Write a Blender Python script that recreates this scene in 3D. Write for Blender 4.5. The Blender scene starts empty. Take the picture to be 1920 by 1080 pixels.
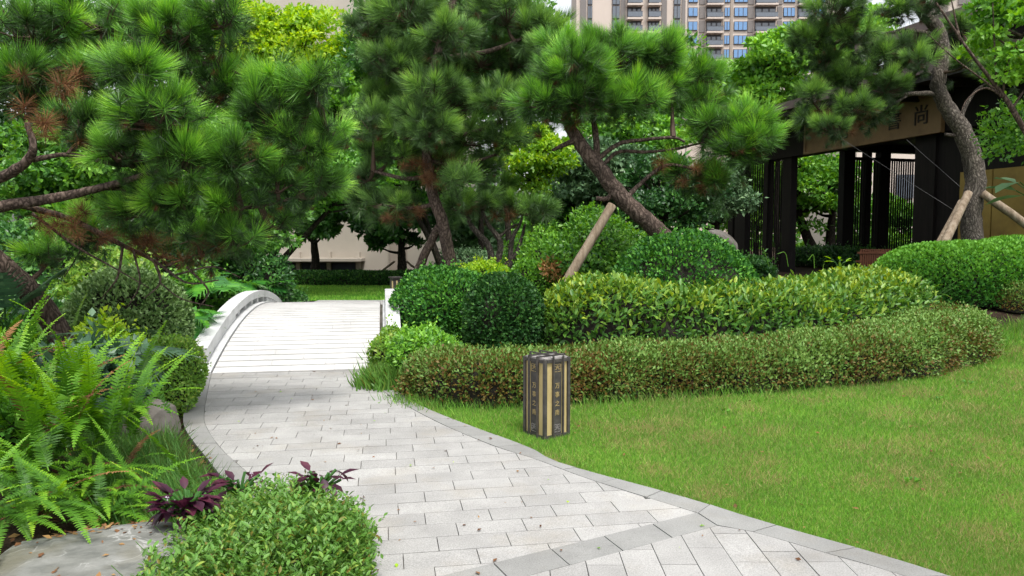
import bpy, math, random
import numpy as np
from mathutils import Vector, Matrix
rnd = random.Random(7); RG = np.random.default_rng(7)
SC = bpy.context.scene; COL = SC.collection
# ---------------------------------------------------------------- camera, sky, sun, exposure
F = 1400.0; CZ = 1.55; PITCH = math.atan(95/1400)
cam = bpy.data.cameras.new('camera'); cam.sensor_width = 36; cam.lens = 36*F/1920
cam.clip_start = .05; cam.clip_end = 2000
co = bpy.data.objects.new('camera', cam); COL.objects.link(co)
co.location = (0, 0, CZ); co.rotation_euler = (math.pi/2-PITCH, 0, 0); SC.camera = co
SUN_EL, SUN_AZ = math.radians(66), math.radians(158)      # azimuth clockwise from +Y
w = bpy.data.worlds.new('World'); SC.world = w; w.use_nodes = True
nt = w.node_tree; bg = nt.nodes['Background']
sky = nt.nodes.new('ShaderNodeTexSky'); sky.sky_type = 'NISHITA'; sky.sun_disc = False
sky.sun_elevation = SUN_EL; sky.sun_rotation = SUN_AZ; sky.dust_density = 4; sky.air_density = 1.2; sky.ozone_density = 1
hs = nt.nodes.new('ShaderNodeHueSaturation'); hs.inputs['Saturation'].default_value = .22
nt.links.new(sky.outputs[0], hs.inputs['Color']); nt.links.new(hs.outputs[0], bg.inputs[0]); bg.inputs[1].default_value = .15
sl = bpy.data.lights.new('sun', 'SUN'); sl.energy = 1.35; sl.angle = math.radians(10); sl.color = (1, .96, .9)
so = bpy.data.objects.new('sun', sl); COL.objects.link(so)
sd = Vector((math.sin(SUN_AZ)*math.cos(SUN_EL), math.cos(SUN_AZ)*math.cos(SUN_EL), math.sin(SUN_EL)))
so.rotation_euler = sd.to_track_quat('Z', 'Y').to_euler(); so.location = (0, 0, 30)
vs = SC.view_settings; vs.view_transform = 'Standard'; vs.look = 'None'; vs.gamma = 1; vs.exposure = 1.0
vs.use_curve_mapping = False
SC.cycles.max_bounces = 6; SC.cycles.transparent_max_bounces = 4; SC.cycles.transmission_bounces = 4
SC.cycles.diffuse_bounces = 3; SC.cycles.glossy_bounces = 2; SC.cycles.sample_clamp_indirect = 8

# ---------------------------------------------------------------- geometry helpers
cp, sp = math.cos(PITCH), math.sin(PITCH)
def P(px, py, Y):
    u = (px-960)/F; v = (540-py)/F
    d = (u, cp+v*sp, -sp+v*cp); t = Y/d[1]
    return Vector((d[0]*t, Y, CZ+d[2]*t))
def T(x, y):
    """terrain height"""
    x = np.asarray(x, float); y = np.asarray(y, float)
    ss = lambda a, b, v: (lambda t: t*t*(3-2*t))(np.clip((v-a)/(b-a), 0, 1))
    z = .5*ss(9, 12.5, y)*ss(.8, 4.5, x)
    z = z+.16*ss(1.9, 3.0, -x-np.clip((y-3)*.42, 0, 2.2)+.35)*(1-ss(9, 12, y))
    return z
def G(px, py):
    Y = 3.0
    for _ in range(40):
        p = P(px, py, 1.0); s = (p.z-CZ)
        z = 0.0
        Y = (z-CZ)/s
    return Vector((p.x*Y, Y, 0))
def GT(px, py):
    p = P(px, py, 1.0); Y = 2.0
    while Y < 80:
        if CZ+(p.z-CZ)*Y <= float(T(p.x*Y, Y)): break
        Y += .02
    return Vector((p.x*Y, Y, float(T(p.x*Y, Y))))
class MB:
    def __init__(s): s.v = []; s.f = []
    def add(s, vs, fs):
        o = len(s.v); s.v += [tuple(v) for v in vs]; s.f += [tuple(o+i for i in f) for f in fs]
    def box(s, c, sz, rz=0, bev=0):
        hx, hy, hz = sz[0]/2, sz[1]/2, sz[2]/2; ca, sa = math.cos(rz), math.sin(rz)
        vs = []
        for z in (-hz, hz):
            for x, y in ((-hx, -hy), (hx, -hy), (hx, hy), (-hx, hy)):
                vs.append((c[0]+x*ca-y*sa, c[1]+x*sa+y*ca, c[2]+z))
        s.add(vs, [(3, 2, 1, 0), (4, 5, 6, 7), (0, 1, 5, 4), (1, 2, 6, 5), (2, 3, 7, 6), (3, 0, 4, 7)])
    def prism(s, poly, z0, z1, zf=None):
        n = len(poly)
        g = zf or (lambda x, y: 0)
        vs = [(p[0], p[1], z0+g(p[0], p[1])) for p in poly]+[(p[0], p[1], z1+g(p[0], p[1])) for p in poly]
        s.add(vs, [tuple(range(n-1, -1, -1)), tuple(range(n, 2*n))]+[(i, (i+1) % n, n+(i+1) % n, n+i) for i in range(n)])
    def tube(s, pts, rad, n=8, bump=0, cap=True):
        pts = [Vector(p) for p in pts]; N = len(pts)
        if not hasattr(rad, '__len__'): rad = [rad]*N
        o = len(s.v); ref = Vector((.31, .2, .93)); prev = None
        for i in range(N):
            t = (pts[min(i+1, N-1)]-pts[max(i-1, 0)])
            t = t.normalized() if t.length > 1e-9 else Vector((0, 0, 1))
            a = prev if prev is not None else (ref if abs(t.dot(ref)) < .9 else Vector((1, 0, 0)))
            a = (a-t*a.dot(t)).normalized(); b = t.cross(a); prev = a
            for k in range(n):
                an = 2*math.pi*k/n; r = rad[i]*(1+(rnd.uniform(-bump, bump) if bump else 0))
                q = pts[i]+(a*math.cos(an)+b*math.sin(an))*r; s.v.append((q.x, q.y, q.z))
        for i in range(N-1):
            for k in range(n):
                s.f.append((o+i*n+k, o+i*n+(k+1) % n, o+(i+1)*n+(k+1) % n, o+(i+1)*n+k))
        if cap:
            s.f.append(tuple(o+k for k in range(n-1, -1, -1))); s.f.append(tuple(o+(N-1)*n+k for k in range(n)))
    def build(s, name, mat, parent=None, smooth=False, bevel=0):
        me = bpy.data.meshes.new(name); me.from_pydata(s.v, [], s.f); me.update()
        if smooth: me.polygons.foreach_set('use_smooth', [True]*len(me.polygons))
        me.materials.append(mat)
        return link(name, me, parent, bevel)
def link(name, me, parent=None, bevel=0):
    o = bpy.data.objects.new(name, me); COL.objects.link(o)
    if parent is not None: setp(o, parent)
    if bevel:
        m = o.modifiers.new('bevel', 'BEVEL'); m.width = bevel; m.segments = 2; m.limit_method = 'ANGLE'
    return o
def wmat(o):
    m = o.matrix_basis.copy()
    return (wmat(o.parent) @ o.matrix_parent_inverse @ m) if o.parent else m
def setp(o, parent):
    o.parent = parent; o.matrix_parent_inverse = wmat(parent).inverted()
def root(name, label, cat, loc=(0, 0, 0), group=None):
    o = bpy.data.objects.new(name, None); COL.objects.link(o); o.location = loc; o.empty_display_size = .1
    o['label'] = label; o['category'] = cat
    if group: o['group'] = group
    return o
def tag(o, label, cat, group=None):
    o['label'] = label; o['category'] = cat
    if group: o['group'] = group
    return o
def kind(o, k='structure'): o['kind'] = k; return o
def crom(pts, k=6):
    """smooth curve through points"""
    pts = [Vector(p) for p in pts]; Q = [pts[0]*2-pts[1]]+pts+[pts[-1]*2-pts[-2]]; out = []
    for i in range(1, len(Q)-2):
        for j in range(k):
            t = j/k; a, b, c, d = Q[i-1:i+3]
            out.append(.5*((2*b)+(c-a)*t+(2*a-5*b+4*c-d)*t*t+(3*b-a-3*c+d)*t**3))
    out.append(pts[-1]); return out
def npmesh(name, V, Fc, mat, tint=None):
    V = np.ascontiguousarray(V, np.float32).reshape(-1, 3); Fc = np.ascontiguousarray(Fc, np.int32); m, k = Fc.shape
    me = bpy.data.meshes.new(name); me.vertices.add(len(V)); me.vertices.foreach_set('co', V.ravel())
    me.loops.add(m*k); me.loops.foreach_set('vertex_index', Fc.ravel()); me.polygons.add(m)
    me.polygons.foreach_set('loop_start', np.arange(m, dtype=np.int32)*k)
    me.update(calc_edges=True); me.materials.append(mat)
    if tint is not None:
        a = me.attributes.new('tint', 'FLOAT', 'FACE'); a.data.foreach_set('value', np.ascontiguousarray(tint, np.float32))
    return me
def norm(a): return a/np.maximum(np.linalg.norm(a, axis=-1, keepdims=True), 1e-9)
def frames(d, n):
    y = norm(d); x = norm(np.cross(y, n)); z = np.cross(x, y)
    return np.stack([x, y, z], axis=2)
def scatter(tv, tf, pos, R, S, tint=None, ttint=None):
    S = np.asarray(S)
    if S.ndim == 1: S = S[:, None]
    tvs = tv[None]*(S[:, None, :] if S.shape[1] == 3 else S[:, :, None])
    V = pos[:, None, :]+np.einsum('nij,nkj->nki', R, tvs)
    N, k = len(pos), len(tv)
    Fc = (tf[None]+(np.arange(N)*k)[:, None, None]).reshape(-1, tf.shape[1])
    ti = None
    if tint is not None:
        ti = np.repeat(tint, len(tf))
        if ttint is not None: ti = ti+np.tile(ttint, N)
    return V.reshape(-1, 3), Fc, ti
def rdir(n): return norm(RG.normal(size=(n, 3)))
LEAF = (np.array([(0, 0, 0), (.28, .42, .07), (0, 1, 0), (-.28, .42, .07)], float), np.array([(0, 1, 2), (0, 2, 3)]))
LEAFR = (np.array([(0, 0, 0), (.36, .5, .08), (0, 1, 0), (-.36, .5, .08)], float), np.array([(0, 1, 2), (0, 2, 3)]))
LEAFL = (np.array([(0, 0, 0), (.2, .35, .07), (.16, .7, .05), (0, 1, -.08), (-.16, .7, .05), (-.2, .35, .07), (0, .5, 0)], float),
         np.array([(0, 1, 6), (1, 2, 6), (2, 3, 6), (3, 4, 6), (4, 5, 6), (5, 0, 6)]))

# ---------------------------------------------------------------- materials
def newmat(name):
    m = bpy.data.materials.new(name); m.use_nodes = True; t = m.node_tree
    return m, t, t.nodes['Principled BSDF']
def N(t, ty, **kw):
    n = t.nodes.new(ty)
    for k, v in kw.items():
        if k in n.inputs: n.inputs[k].default_value = v
        else: setattr(n, k, v)
    return n
def ramp(t, stops):
    r = t.nodes.new('ShaderNodeValToRGB'); e = r.color_ramp.elements
    while len(e) < len(stops): e.new(.5)
    for i, (p, c) in enumerate(stops): e[i].position = p; e[i].color = (*c, 1)
    return r
def leafmat(name, cols, rough=.5, spec=.35, transl=.3, noise=.25, nscale=2.0, objr=0.0):
    """colours run over the leaf's own tint, with patches in the plant (new growth, yellowing)"""
    cols = [(min(1, c[0]*1.22), min(1, c[1]*1.25), c[2]) for c in cols]; m, t, b = newmat(name)
    at = N(t, 'ShaderNodeAttribute', attribute_name='tint')
    nz = N(t, 'ShaderNodeTexNoise', Scale=nscale, Detail=3.0); g = N(t, 'ShaderNodeNewGeometry')
    t.links.new(g.outputs['Position'], nz.inputs['Vector'])
    a1 = N(t, 'ShaderNodeMath', operation='MULTIPLY_ADD'); a1.inputs[1].default_value = noise*2.5; a1.inputs[2].default_value = -noise*1.25
    t.links.new(nz.outputs[0], a1.inputs[0])
    a2 = N(t, 'ShaderNodeMath', operation='ADD'); t.links.new(at.outputs['Fac'], a2.inputs[0]); t.links.new(a1.outputs[0], a2.inputs[1])
    out = a2
    if objr:
        oi = N(t, 'ShaderNodeObjectInfo'); a3 = N(t, 'ShaderNodeMath', operation='MULTIPLY_ADD')
        a3.inputs[1].default_value = objr; a3.inputs[2].default_value = -objr/2; t.links.new(oi.outputs['Random'], a3.inputs[0])
        a4 = N(t, 'ShaderNodeMath', operation='ADD'); t.links.new(a3.outputs[0], a4.inputs[0]); t.links.new(a2.outputs[0], a4.inputs[1]); out = a4
    r = ramp(t, [(i/(len(cols)-1), c) for i, c in enumerate(cols)]); t.links.new(out.outputs[0], r.inputs[0])
    t.links.new(r.outputs[0], b.inputs['Base Color']); b.inputs['Roughness'].default_value = rough; b.inputs['Specular IOR Level'].default_value = spec
    tr = N(t, 'ShaderNodeBsdfTranslucent'); hv = N(t, 'ShaderNodeHueSaturation', Value=1.5, Saturation=1.1); hv.inputs['Hue'].default_value = .485
    t.links.new(r.outputs[0], hv.inputs['Color']); t.links.new(hv.outputs[0], tr.inputs[0])
    mx = N(t, 'ShaderNodeMixShader'); mx.inputs[0].default_value = transl
    t.links.new(b.outputs[0], mx.inputs[1]); t.links.new(tr.outputs[0], mx.inputs[2])
    t.links.new(mx.outputs[0], t.nodes['Material Output'].inputs[0]); return m
def rockmat(name, cols, scale=6, detail=8, rough=.8, bump=.3, bscale=None, spec=.3, objr=0, stretch=(1, 1, 1), speck=0, metal=0):
    m, t, b = newmat(name)
    g = N(t, 'ShaderNodeNewGeometry'); mp = N(t, 'ShaderNodeMapping'); mp.inputs['Scale'].default_value = stretch
    t.links.new(g.outputs['Position'], mp.inputs[0])
    nz = N(t, 'ShaderNodeTexNoise', Scale=scale, Detail=detail, Roughness=.6); t.links.new(mp.outputs[0], nz.inputs['Vector'])
    r = ramp(t, [(.3+.4*i/(len(cols)-1), c) for i, c in enumerate(cols)]); t.links.new(nz.outputs[0], r.inputs[0])
    col = r.outputs[0]
    if speck:
        n2 = N(t, 'ShaderNodeTexNoise', Scale=190.0, Detail=2.0); t.links.new(g.outputs['Position'], n2.inputs['Vector'])
        mr = N(t, 'ShaderNodeMapRange'); mr.inputs[1].default_value = .3; mr.inputs[2].default_value = .7; mr.inputs[3].default_value = 1-speck; mr.inputs[4].default_value = 1+speck
        t.links.new(n2.outputs[0], mr.inputs[0]); mu = N(t, 'ShaderNodeVectorMath', operation='SCALE'); t.links.new(col, mu.inputs[0]); t.links.new(mr.outputs[0], mu.inputs['Scale']); col = mu.outputs[0]
    if objr:
        oi = N(t, 'ShaderNodeObjectInfo'); mr = N(t, 'ShaderNodeMapRange'); mr.inputs[3].default_value = 1-objr; mr.inputs[4].default_value = 1+objr
        t.links.new(oi.outputs['Random'], mr.inputs[0]); mu = N(t, 'ShaderNodeVectorMath', operation='SCALE'); t.links.new(col, mu.inputs[0]); t.links.new(mr.outputs[0], mu.inputs['Scale']); col = mu.outputs[0]
    t.links.new(col, b.inputs['Base Color']); b.inputs['Roughness'].default_value = rough; b.inputs['Specular IOR Level'].default_value = spec; b.inputs['Metallic'].default_value = metal
    if bump:
        n3 = N(t, 'ShaderNodeTexNoise', Scale=bscale or scale*3, Detail=6.0); t.links.new(mp.outputs[0], n3.inputs['Vector'])
        bp = N(t, 'ShaderNodeBump', Strength=bump, Distance=.02); t.links.new(n3.outputs[0], bp.inputs['Height']); t.links.new(bp.outputs[0], b.inputs['Normal'])
    return m
def barkmat(name, c1, c2, sc=14):
    m, t, b = newmat(name); g = N(t, 'ShaderNodeNewGeometry')
    mp = N(t, 'ShaderNodeMapping'); mp.inputs['Scale'].default_value = (1, 1, .45); t.links.new(g.outputs['Position'], mp.inputs[0])
    vo = N(t, 'ShaderNodeTexVoronoi', Scale=float(sc), feature='DISTANCE_TO_EDGE')
    nz = N(t, 'ShaderNodeTexNoise', Scale=6.0, Detail=7.0); t.links.new(mp.outputs[0], nz.inputs['Vector'])
    ad = N(t, 'ShaderNodeMix', data_type='VECTOR'); ad.inputs[0].default_value = .25
    t.links.new(mp.outputs[0], ad.inputs[4]); t.links.new(nz.outputs['Color'], ad.inputs[5]); t.links.new(ad.outputs[1], vo.inputs['Vector'])
    r = ramp(t, [(0, tuple(c*.35 for c in c1)), (.12, c1), (.5, c2)]); t.links.new(vo.outputs[0], r.inputs[0])
    mx = N(t, 'ShaderNodeMix', data_type='RGBA', blend_type='MULTIPLY'); mx.inputs[0].default_value = .7
    r2 = ramp(t, [(.3, (.5, .5, .5)), (.7, (1.2, 1.15, 1.1))]); t.links.new(nz.outputs[0], r2.inputs[0])
    t.links.new(r.outputs[0], mx.inputs[6]); t.links.new(r2.outputs[0], mx.inputs[7]); t.links.new(mx.outputs[2], b.inputs['Base Color'])
    b.inputs['Roughness'].default_value = .9; b.inputs['Specular IOR Level'].default_value = .15
    bp = N(t, 'ShaderNodeBump', Strength=.9, Distance=.03); t.links.new(vo.outputs[0], bp.inputs['Height']); t.links.new(bp.outputs[0], b.inputs['Normal'])
    return m
def plain(name, c, rough=.6, metal=0, spec=.4): return rockmat(name, [tuple(x*.85 for x in c), tuple(min(1, x*1.12) for x in c)], 5, 6, rough, .08, 40, spec, metal=metal)

M = {}
M['needle'] = leafmat('pine_needles', [(0.019, 0.044, 0.016), (0.05, 0.117, 0.031), (0.096, 0.248, 0.042), (0.175, 0.394, 0.058), (0.298, 0.524, 0.079)], .42, .4, .25, .22, 1.3, .5)
M['needle2'] = leafmat('pine_needles_dull', [(0.027, 0.055, 0.022), (0.059, 0.121, 0.041), (0.103, 0.212, 0.058), (0.178, 0.333, 0.077), (0.262, 0.424, 0.095)], .45, .4, .25, .2, 1.2, .45)
M['dry'] = leafmat('dry_needles', [(.06, .028, .018), (.13, .06, .035), (.2, .1, .05), (.26, .16, .08)], .7, .2, .15, .2, 3, .3)
M['bark'] = barkmat('pine_bark', (.105, .078, .064), (.2, .155, .13), 22)
M['bark2'] = barkmat('grey_pine_bark', (.12, .105, .09), (.24, .215, .185), 26)
M['barkd'] = barkmat('dark_bark', (.03, .025, .02), (.07, .055, .045), 18)
M['twig'] = plain('twigs', (.07, .045, .03), .85)
M['log'] = rockmat('peeled_log', [(.12, .09, .06), (.22, .17, .12), (.3, .25, .19)], 5, 8, .85, .5, 20, .2, stretch=(3, 3, .6))
M['hedge_small'] = leafmat('low_hedge_leaves', [(0.089, 0.048, 0.016), (0.134, 0.084, 0.024), (0.089, 0.103, 0.024), (0.08, 0.15, 0.03), (0.106, 0.206, 0.054), (0.152, 0.244, 0.067)], .5, .25, .2, .62, 1.3)
M['hedge_big'] = leafmat('broad_hedge_leaves', [(0.024, 0.064, 0.017), (0.04, 0.11, 0.021), (0.072, 0.175, 0.03), (0.16, 0.258, 0.043), (0.26, 0.33, 0.04)], .4, .35, .25, .25, 1.5)
M['dome'] = leafmat('clipped_box_leaves', [(.012, .05, .016), (.025, .1, .022), (.06, .19, .03), (.13, .3, .05)], .5, .2, .22, .18, 4)
M['domed'] = leafmat('dark_box_leaves', [(0.01, 0.033, 0.011), (0.017, 0.061, 0.017), (0.035, 0.104, 0.023), (0.088, 0.188, 0.041)],.5, .2, .2, .18, 4)
M['lime'] = leafmat('lime_leaves', [(.07, .17, .02), (.15, .3, .025), (.27, .42, .03), (.4, .5, .05)], .45, .35, .35, .2, 1.2)
M['green'] = leafmat('mid_green_leaves', [(0.026, 0.085, 0.02), (0.058, 0.171, 0.028), (0.111, 0.268, 0.035), (0.195, 0.39, 0.05)], .42, .4, .3, .25, .8)
M['deep'] = leafmat('deep_green_leaves', [(0.013, 0.047, 0.017), (0.025, 0.088, 0.026), (0.049, 0.149, 0.036), (0.112, 0.257, 0.06)], .38, .5, .22, .25, .8)
M['greyg'] = leafmat('grey_green_leaves', [(0.038, 0.082, 0.047), (0.067, 0.133, 0.075), (0.106, 0.184, 0.103), (0.173, 0.265, 0.159)], .55, .3, .2, .2, 1.5)
M['varieg'] = leafmat('pale_edged_leaves', [(0.036, 0.09, 0.028), (0.094, 0.171, 0.055), (0.18, 0.279, 0.121), (0.288, 0.405, 0.242)], .5, .35, .22, .25, 4)
M['ogreen'] = leafmat('olive_leaves', [(0.067, 0.149, 0.03), (0.115, 0.236, 0.042), (0.181, 0.323, 0.054), (0.286, 0.348, 0.084)], .45, .4, .3, .3, 4)
M['redtip'] = leafmat('reddish_leaves', [(.1, .1, .03), (.2, .14, .05), (.3, .13, .06), (.36, .2, .1)], .5, .3, .3, .2, 5)
M['fern'] = leafmat('fern_green', [(0.034, 0.1, 0.014), (0.069, 0.18, 0.018), (0.127, 0.28, 0.022), (0.23, 0.38, 0.032)], .45, .35, .35, .12, 2, .5)
M['philo'] = leafmat('glossy_lobed_leaf', [(0.012, 0.059, 0.016), (0.022, 0.107, 0.024), (0.059, 0.215, 0.024), (0.129, 0.323, 0.04)], .28, .6, .2, .1, 2, .5)
M['bluel'] = leafmat('bluish_leaf', [(.02, .05, .035), (.035, .085, .055), (.06, .12, .075), (.1, .17, .12)], .4, .5, .15, .1, 2, .5)
M['purple'] = leafmat('purple_leaf', [(.018, .004, .014), (.032, .006, .022), (.055, .01, .03), (.1, .025, .05)], .4, .45, .2, .1, 3, .5)
M['petal'] = leafmat('pale_petals', [(.6, .5, .75), (.75, .68, .85)], .5, .2, .3)
M['gcover'] = leafmat('groundcover_leaves', [(0.143, 0.105, 0.017), (0.055, 0.126, 0.021), (0.077, 0.179, 0.034), (0.11, 0.221, 0.051), (0.22, 0.294, 0.06)], .45, .3, .25, .22, 5)
M['blade'] = leafmat('grass_blades', [(0.331, 0.31, 0.164), (0.194, 0.23, 0.076), (0.117, 0.206, 0.045), (0.083, 0.212, 0.038), (0.117, 0.287, 0.045), (0.184, 0.356, 0.063), (0.253, 0.413, 0.089)], .5, .3, .35, .38, 1.1)
M['lir'] = leafmat('lilyturf_blades', [(.25, .19, .07), (.1, .14, .03), (.06, .14, .035), (.08, .2, .05), (.12, .25, .06)], .4, .4, .25, .2, 2)
M['straw'] = leafmat('straw', [(.3, .22, .12), (.42, .34, .2)], .8, .2, .2)
M['soil'] = rockmat('soil', [(.02, .014, .009), (.04, .027, .018), (.07, .05, .033)], 5, 10, .95, .8, 30, .1)
M['turf'] = rockmat('turf', [(0.081, 0.064, 0.027), (0.099, 0.12, 0.023), (0.117, 0.16, 0.027)], 3, 10, .95, .8, 60, .1)
M['turf2'] = rockmat('far_turf', [(0.057, 0.156, 0.017), (0.081, 0.228, 0.022), (0.115, 0.288, 0.028)], 2, 8, .95, .5, 60, .1)
M['core'] = plain('hedge_core_shade', (.013, .011, .007), .95)  # inner twig mass, coloured near black to paint the shade in leaf gaps
def pavermat(name, base, var, objr):
    m, t, b = newmat(name); g = N(t, 'ShaderNodeNewGeometry')
    def noise(sc, det, lo, hi, a, bb, rough=.6):
        n = N(t, 'ShaderNodeTexNoise', Scale=float(sc), Detail=float(det), Roughness=rough); t.links.new(g.outputs['Position'], n.inputs['Vector'])
        r = N(t, 'ShaderNodeMapRange'); r.inputs[1].default_value = lo; r.inputs[2].default_value = hi; r.inputs[3].default_value = a; r.inputs[4].default_value = bb; t.links.new(n.outputs[0], r.inputs[0]); return r.outputs[0]
    oi = N(t, 'ShaderNodeObjectInfo'); om = N(t, 'ShaderNodeMapRange'); om.inputs[3].default_value = 1-objr; om.inputs[4].default_value = 1+objr; t.links.new(oi.outputs['Random'], om.inputs[0])
    f = om.outputs[0]
    for o_ in (noise(.9, 8, .35, .68, 1.06, .8), noise(4.5, 8, .3, .7, 1.08, .9), noise(150, 2, .3, .7, 1-var, 1+var), noise(34, 4, .62, .75, 1, .82)):
        mu = N(t, 'ShaderNodeMath', operation='MULTIPLY'); t.links.new(f, mu.inputs[0]); t.links.new(o_, mu.inputs[1]); f = mu.outputs[0]
    mx = N(t, 'ShaderNodeMix', data_type='RGBA'); mx.inputs[6].default_value = (*base, 1); mx.inputs[7].default_value = (base[0]*.93, base[1]*.88, base[2]*.8, 1); t.links.new(noise(2.1, 7, .52, .75, 0, .8), mx.inputs[0])
    sc = N(t, 'ShaderNodeVectorMath', operation='SCALE'); t.links.new(mx.outputs[2], sc.inputs[0]); t.links.new(f, sc.inputs['Scale']); t.links.new(sc.outputs[0], b.inputs['Base Color'])
    b.inputs['Roughness'].default_value = .78; b.inputs['Specular IOR Level'].default_value = .3
    n3 = N(t, 'ShaderNodeTexNoise', Scale=70.0, Detail=5.0); t.links.new(g.outputs['Position'], n3.inputs['Vector']); bp = N(t, 'ShaderNodeBump', Strength=.18, Distance=.01); t.links.new(n3.outputs[0], bp.inputs['Height']); t.links.new(bp.outputs[0], b.inputs['Normal']); return m
M['paver'] = pavermat('pale_granite', (.325, .32, .308), .24, .085); M['paver2'] = pavermat('grey_granite', (.25, .25, .24), .2, .06)
M['joint'] = rockmat('joint_sand', [(.045, .05, .03), (.1, .09, .075), (.14, .13, .115)], 2.5, 8) if 1 else plain('joint_sand', (.06, .055, .05), .95)
M['white'] = rockmat('white_stone', [(0.42, 0.412, 0.399), (0.504, 0.496, 0.483), (0.554, 0.546, 0.533)], 1.6, 8, .6, .06, 40, .35, .03)
M['white2'] = rockmat('white_marble_rail', [(0.387, 0.392, 0.387), (0.516, 0.522, 0.519), (0.568, 0.574, 0.572)], 3, 8, .55, .05, 40, .35)
M['rock'] = rockmat('grey_rock', [(0.06, 0.063, 0.054), (0.114, 0.118, 0.106), (0.156, 0.159, 0.143), (0.192, 0.195, 0.179), (0.24, 0.236, 0.213)], 3.5, 14, .8, 1.0, 9, .3, stretch=(1, 1.6, 2.5))
def veins(m):
    t = m.node_tree; b = t.nodes['Principled BSDF']; src = b.inputs['Base Color'].links[0].from_socket; g = N(t, 'ShaderNodeNewGeometry')
    n1 = N(t, 'ShaderNodeTexNoise', Scale=4.3, Detail=12.0, Distortion=.6); t.links.new(g.outputs['Position'], n1.inputs['Vector'])
    r1 = ramp(t, [(.488, (0, 0, 0)), (.498, (1, 1, 1)), (.502, (1, 1, 1)), (.514, (0, 0, 0))]); t.links.new(n1.outputs[0], r1.inputs[0])
    n2 = N(t, 'ShaderNodeTexNoise', Scale=2.0, Detail=3.0); t.links.new(g.outputs['Position'], n2.inputs['Vector']); r2 = ramp(t, [(.45, (0, 0, 0)), (.6, (.6, .6, .6))]); t.links.new(n2.outputs[0], r2.inputs[0])
    mu = N(t, 'ShaderNodeMath', operation='MULTIPLY'); t.links.new(r1.outputs[0], mu.inputs[0]); t.links.new(r2.outputs[0], mu.inputs[1])
    mx = N(t, 'ShaderNodeMix', data_type='RGBA'); t.links.new(mu.outputs[0], mx.inputs[0]); t.links.new(src, mx.inputs[6]); mx.inputs[7].default_value = (.48, .48, .46, 1)
    n3 = N(t, 'ShaderNodeTexNoise', Scale=1.7, Detail=9.0); t.links.new(g.outputs['Position'], n3.inputs['Vector']); r3 = ramp(t, [(.52, (0, 0, 0)), (.62, (.6, .6, .6))]); t.links.new(n3.outputs[0], r3.inputs[0])
    m2 = N(t, 'ShaderNodeMix', data_type='RGBA'); t.links.new(r3.outputs[0], m2.inputs[0]); t.links.new(mx.outputs[2], m2.inputs[6]); m2.inputs[7].default_value = (.11, .1, .06, 1); t.links.new(m2.outputs[2], b.inputs['Base Color'])
veins(M['rock'])
M['rockb'] = rockmat('brown_rock', [(.05, .043, .036), (.1, .09, .078), (.14, .13, .118)], 4, 12, .8, .7, 8, .3)
M['darkwood'] = rockmat('dark_stained_timber', [(.004, .003, .003), (.007, .0055, .005), (.012, .009, .008)], 3, 6, .6, .1, 30, .2, stretch=(6, 6, .5))
M['fascia'] = plain('bronze_fascia', (.13, .095, .092), .5)
M['soffit'] = plain('dark_soffit', (.012, .01, .009), .6)
M['plaque'] = rockmat('brass_plaque', [(0.119, 0.072, 0.031), (0.173, 0.107, 0.045), (0.212, 0.131, 0.056)], 2, 6, .55, .06, 30, .5)
M['ink'] = plain('dark_lettering', (.02, .014, .01), .6)
M['yellow'] = rockmat('gilt_wall', [(.13, .085, .02), (.22, .155, .035), (.27, .195, .045)], 1.3, 10, .55, .12, 6, .4)
M['bench'] = plain('red_brown_bench', (.2, .075, .035), .6)
M['lan_dark'] = rockmat('bronze_metal', [(.035, .032, .03), (.055, .05, .047), (.08, .072, .065)], 20, 8, .5, .1, 60, .45)
M['lan_beige'] = rockmat('frosted_amber_panel', [(.4, .31, .14), (.48, .38, .18), (.52, .42, .2)], 4, 6, .4, 0, None, .4)
M['lan_top'] = plain('grey_cap', (.3, .28, .27), .6)
M['gold'] = plain('gold_lettering', (.38, .29, .13), .4)
M['cream'] = rockmat('cream_render', [(.4, .36, .31), (.45, .405, .35), (.48, .44, .385)], .5, 8, .85, .05, 30, .2)
M['tower'] = rockmat('tower_render', [(0.546, 0.468, 0.406), (0.598, 0.514, 0.452), (0.637, 0.552, 0.485)], .1, 5, .85, 0, None, .2)
M['tower2'] = rockmat('tower_taupe', [(.3, .25, .21), (.36, .31, .265)], .1, 5, .85, 0, None, .2)
M['frame'] = plain('window_frame', (.06, .06, .07), .5)
M['louvre'] = plain('blue_grey_louvre', (.08, .09, .125), .5)
M['glassb'] = plain('blue_glass', (.1, .25, .5), .06, 0, 1.0)
M['glassg'] = plain('grey_glass', (.1, .12, .15), .1, 0, .9)
M['rope'] = plain('steel_guy_wire', (.08, .08, .08), .5)
M['shut'] = plain('grey_panel', (.2, .18, .17), .6)

# ---------------------------------------------------------------- plant builders
def lumpy(d, seed, amp):
    r = np.random.default_rng(seed); s = np.zeros(len(d))
    for _ in range(7):
        k = r.normal(size=3)*3.2; s += np.sin(d@k+r.uniform(0, 6.3))
    return 1+amp*s/3
def shell(c, rad, n, thick=.12, zmin=-.5, seed=0, amp=.06, ztop=1.0):
    d = rdir(int(n*2.6)); d = d[(d[:, 2] > zmin) & (d[:, 2] <= ztop)][:n]
    l = lumpy(d, seed, amp)*(1-thick*RG.random(len(d))**1.5)
    return np.asarray(c)+d*np.asarray(rad)*l[:, None], norm(d/np.asarray(rad))
def leaves_on(pos, nr, size, tmpl=LEAF, up=.35, spread=.8, var=.35, tint=(.5, .22)):
    n = len(pos); d = norm(nr*.8+np.array([0, 0, up])+rdir(n)*spread); nn = norm(nr+rdir(n)*.6+np.array([0, 0, .5]))
    S = size*(1+var*(RG.random(n)*2-1)); ti = np.clip(RG.normal(tint[0], tint[1], n), 0, 1)
    return scatter(tmpl[0], tmpl[1], pos, frames(d, nn), S, ti)
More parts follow.
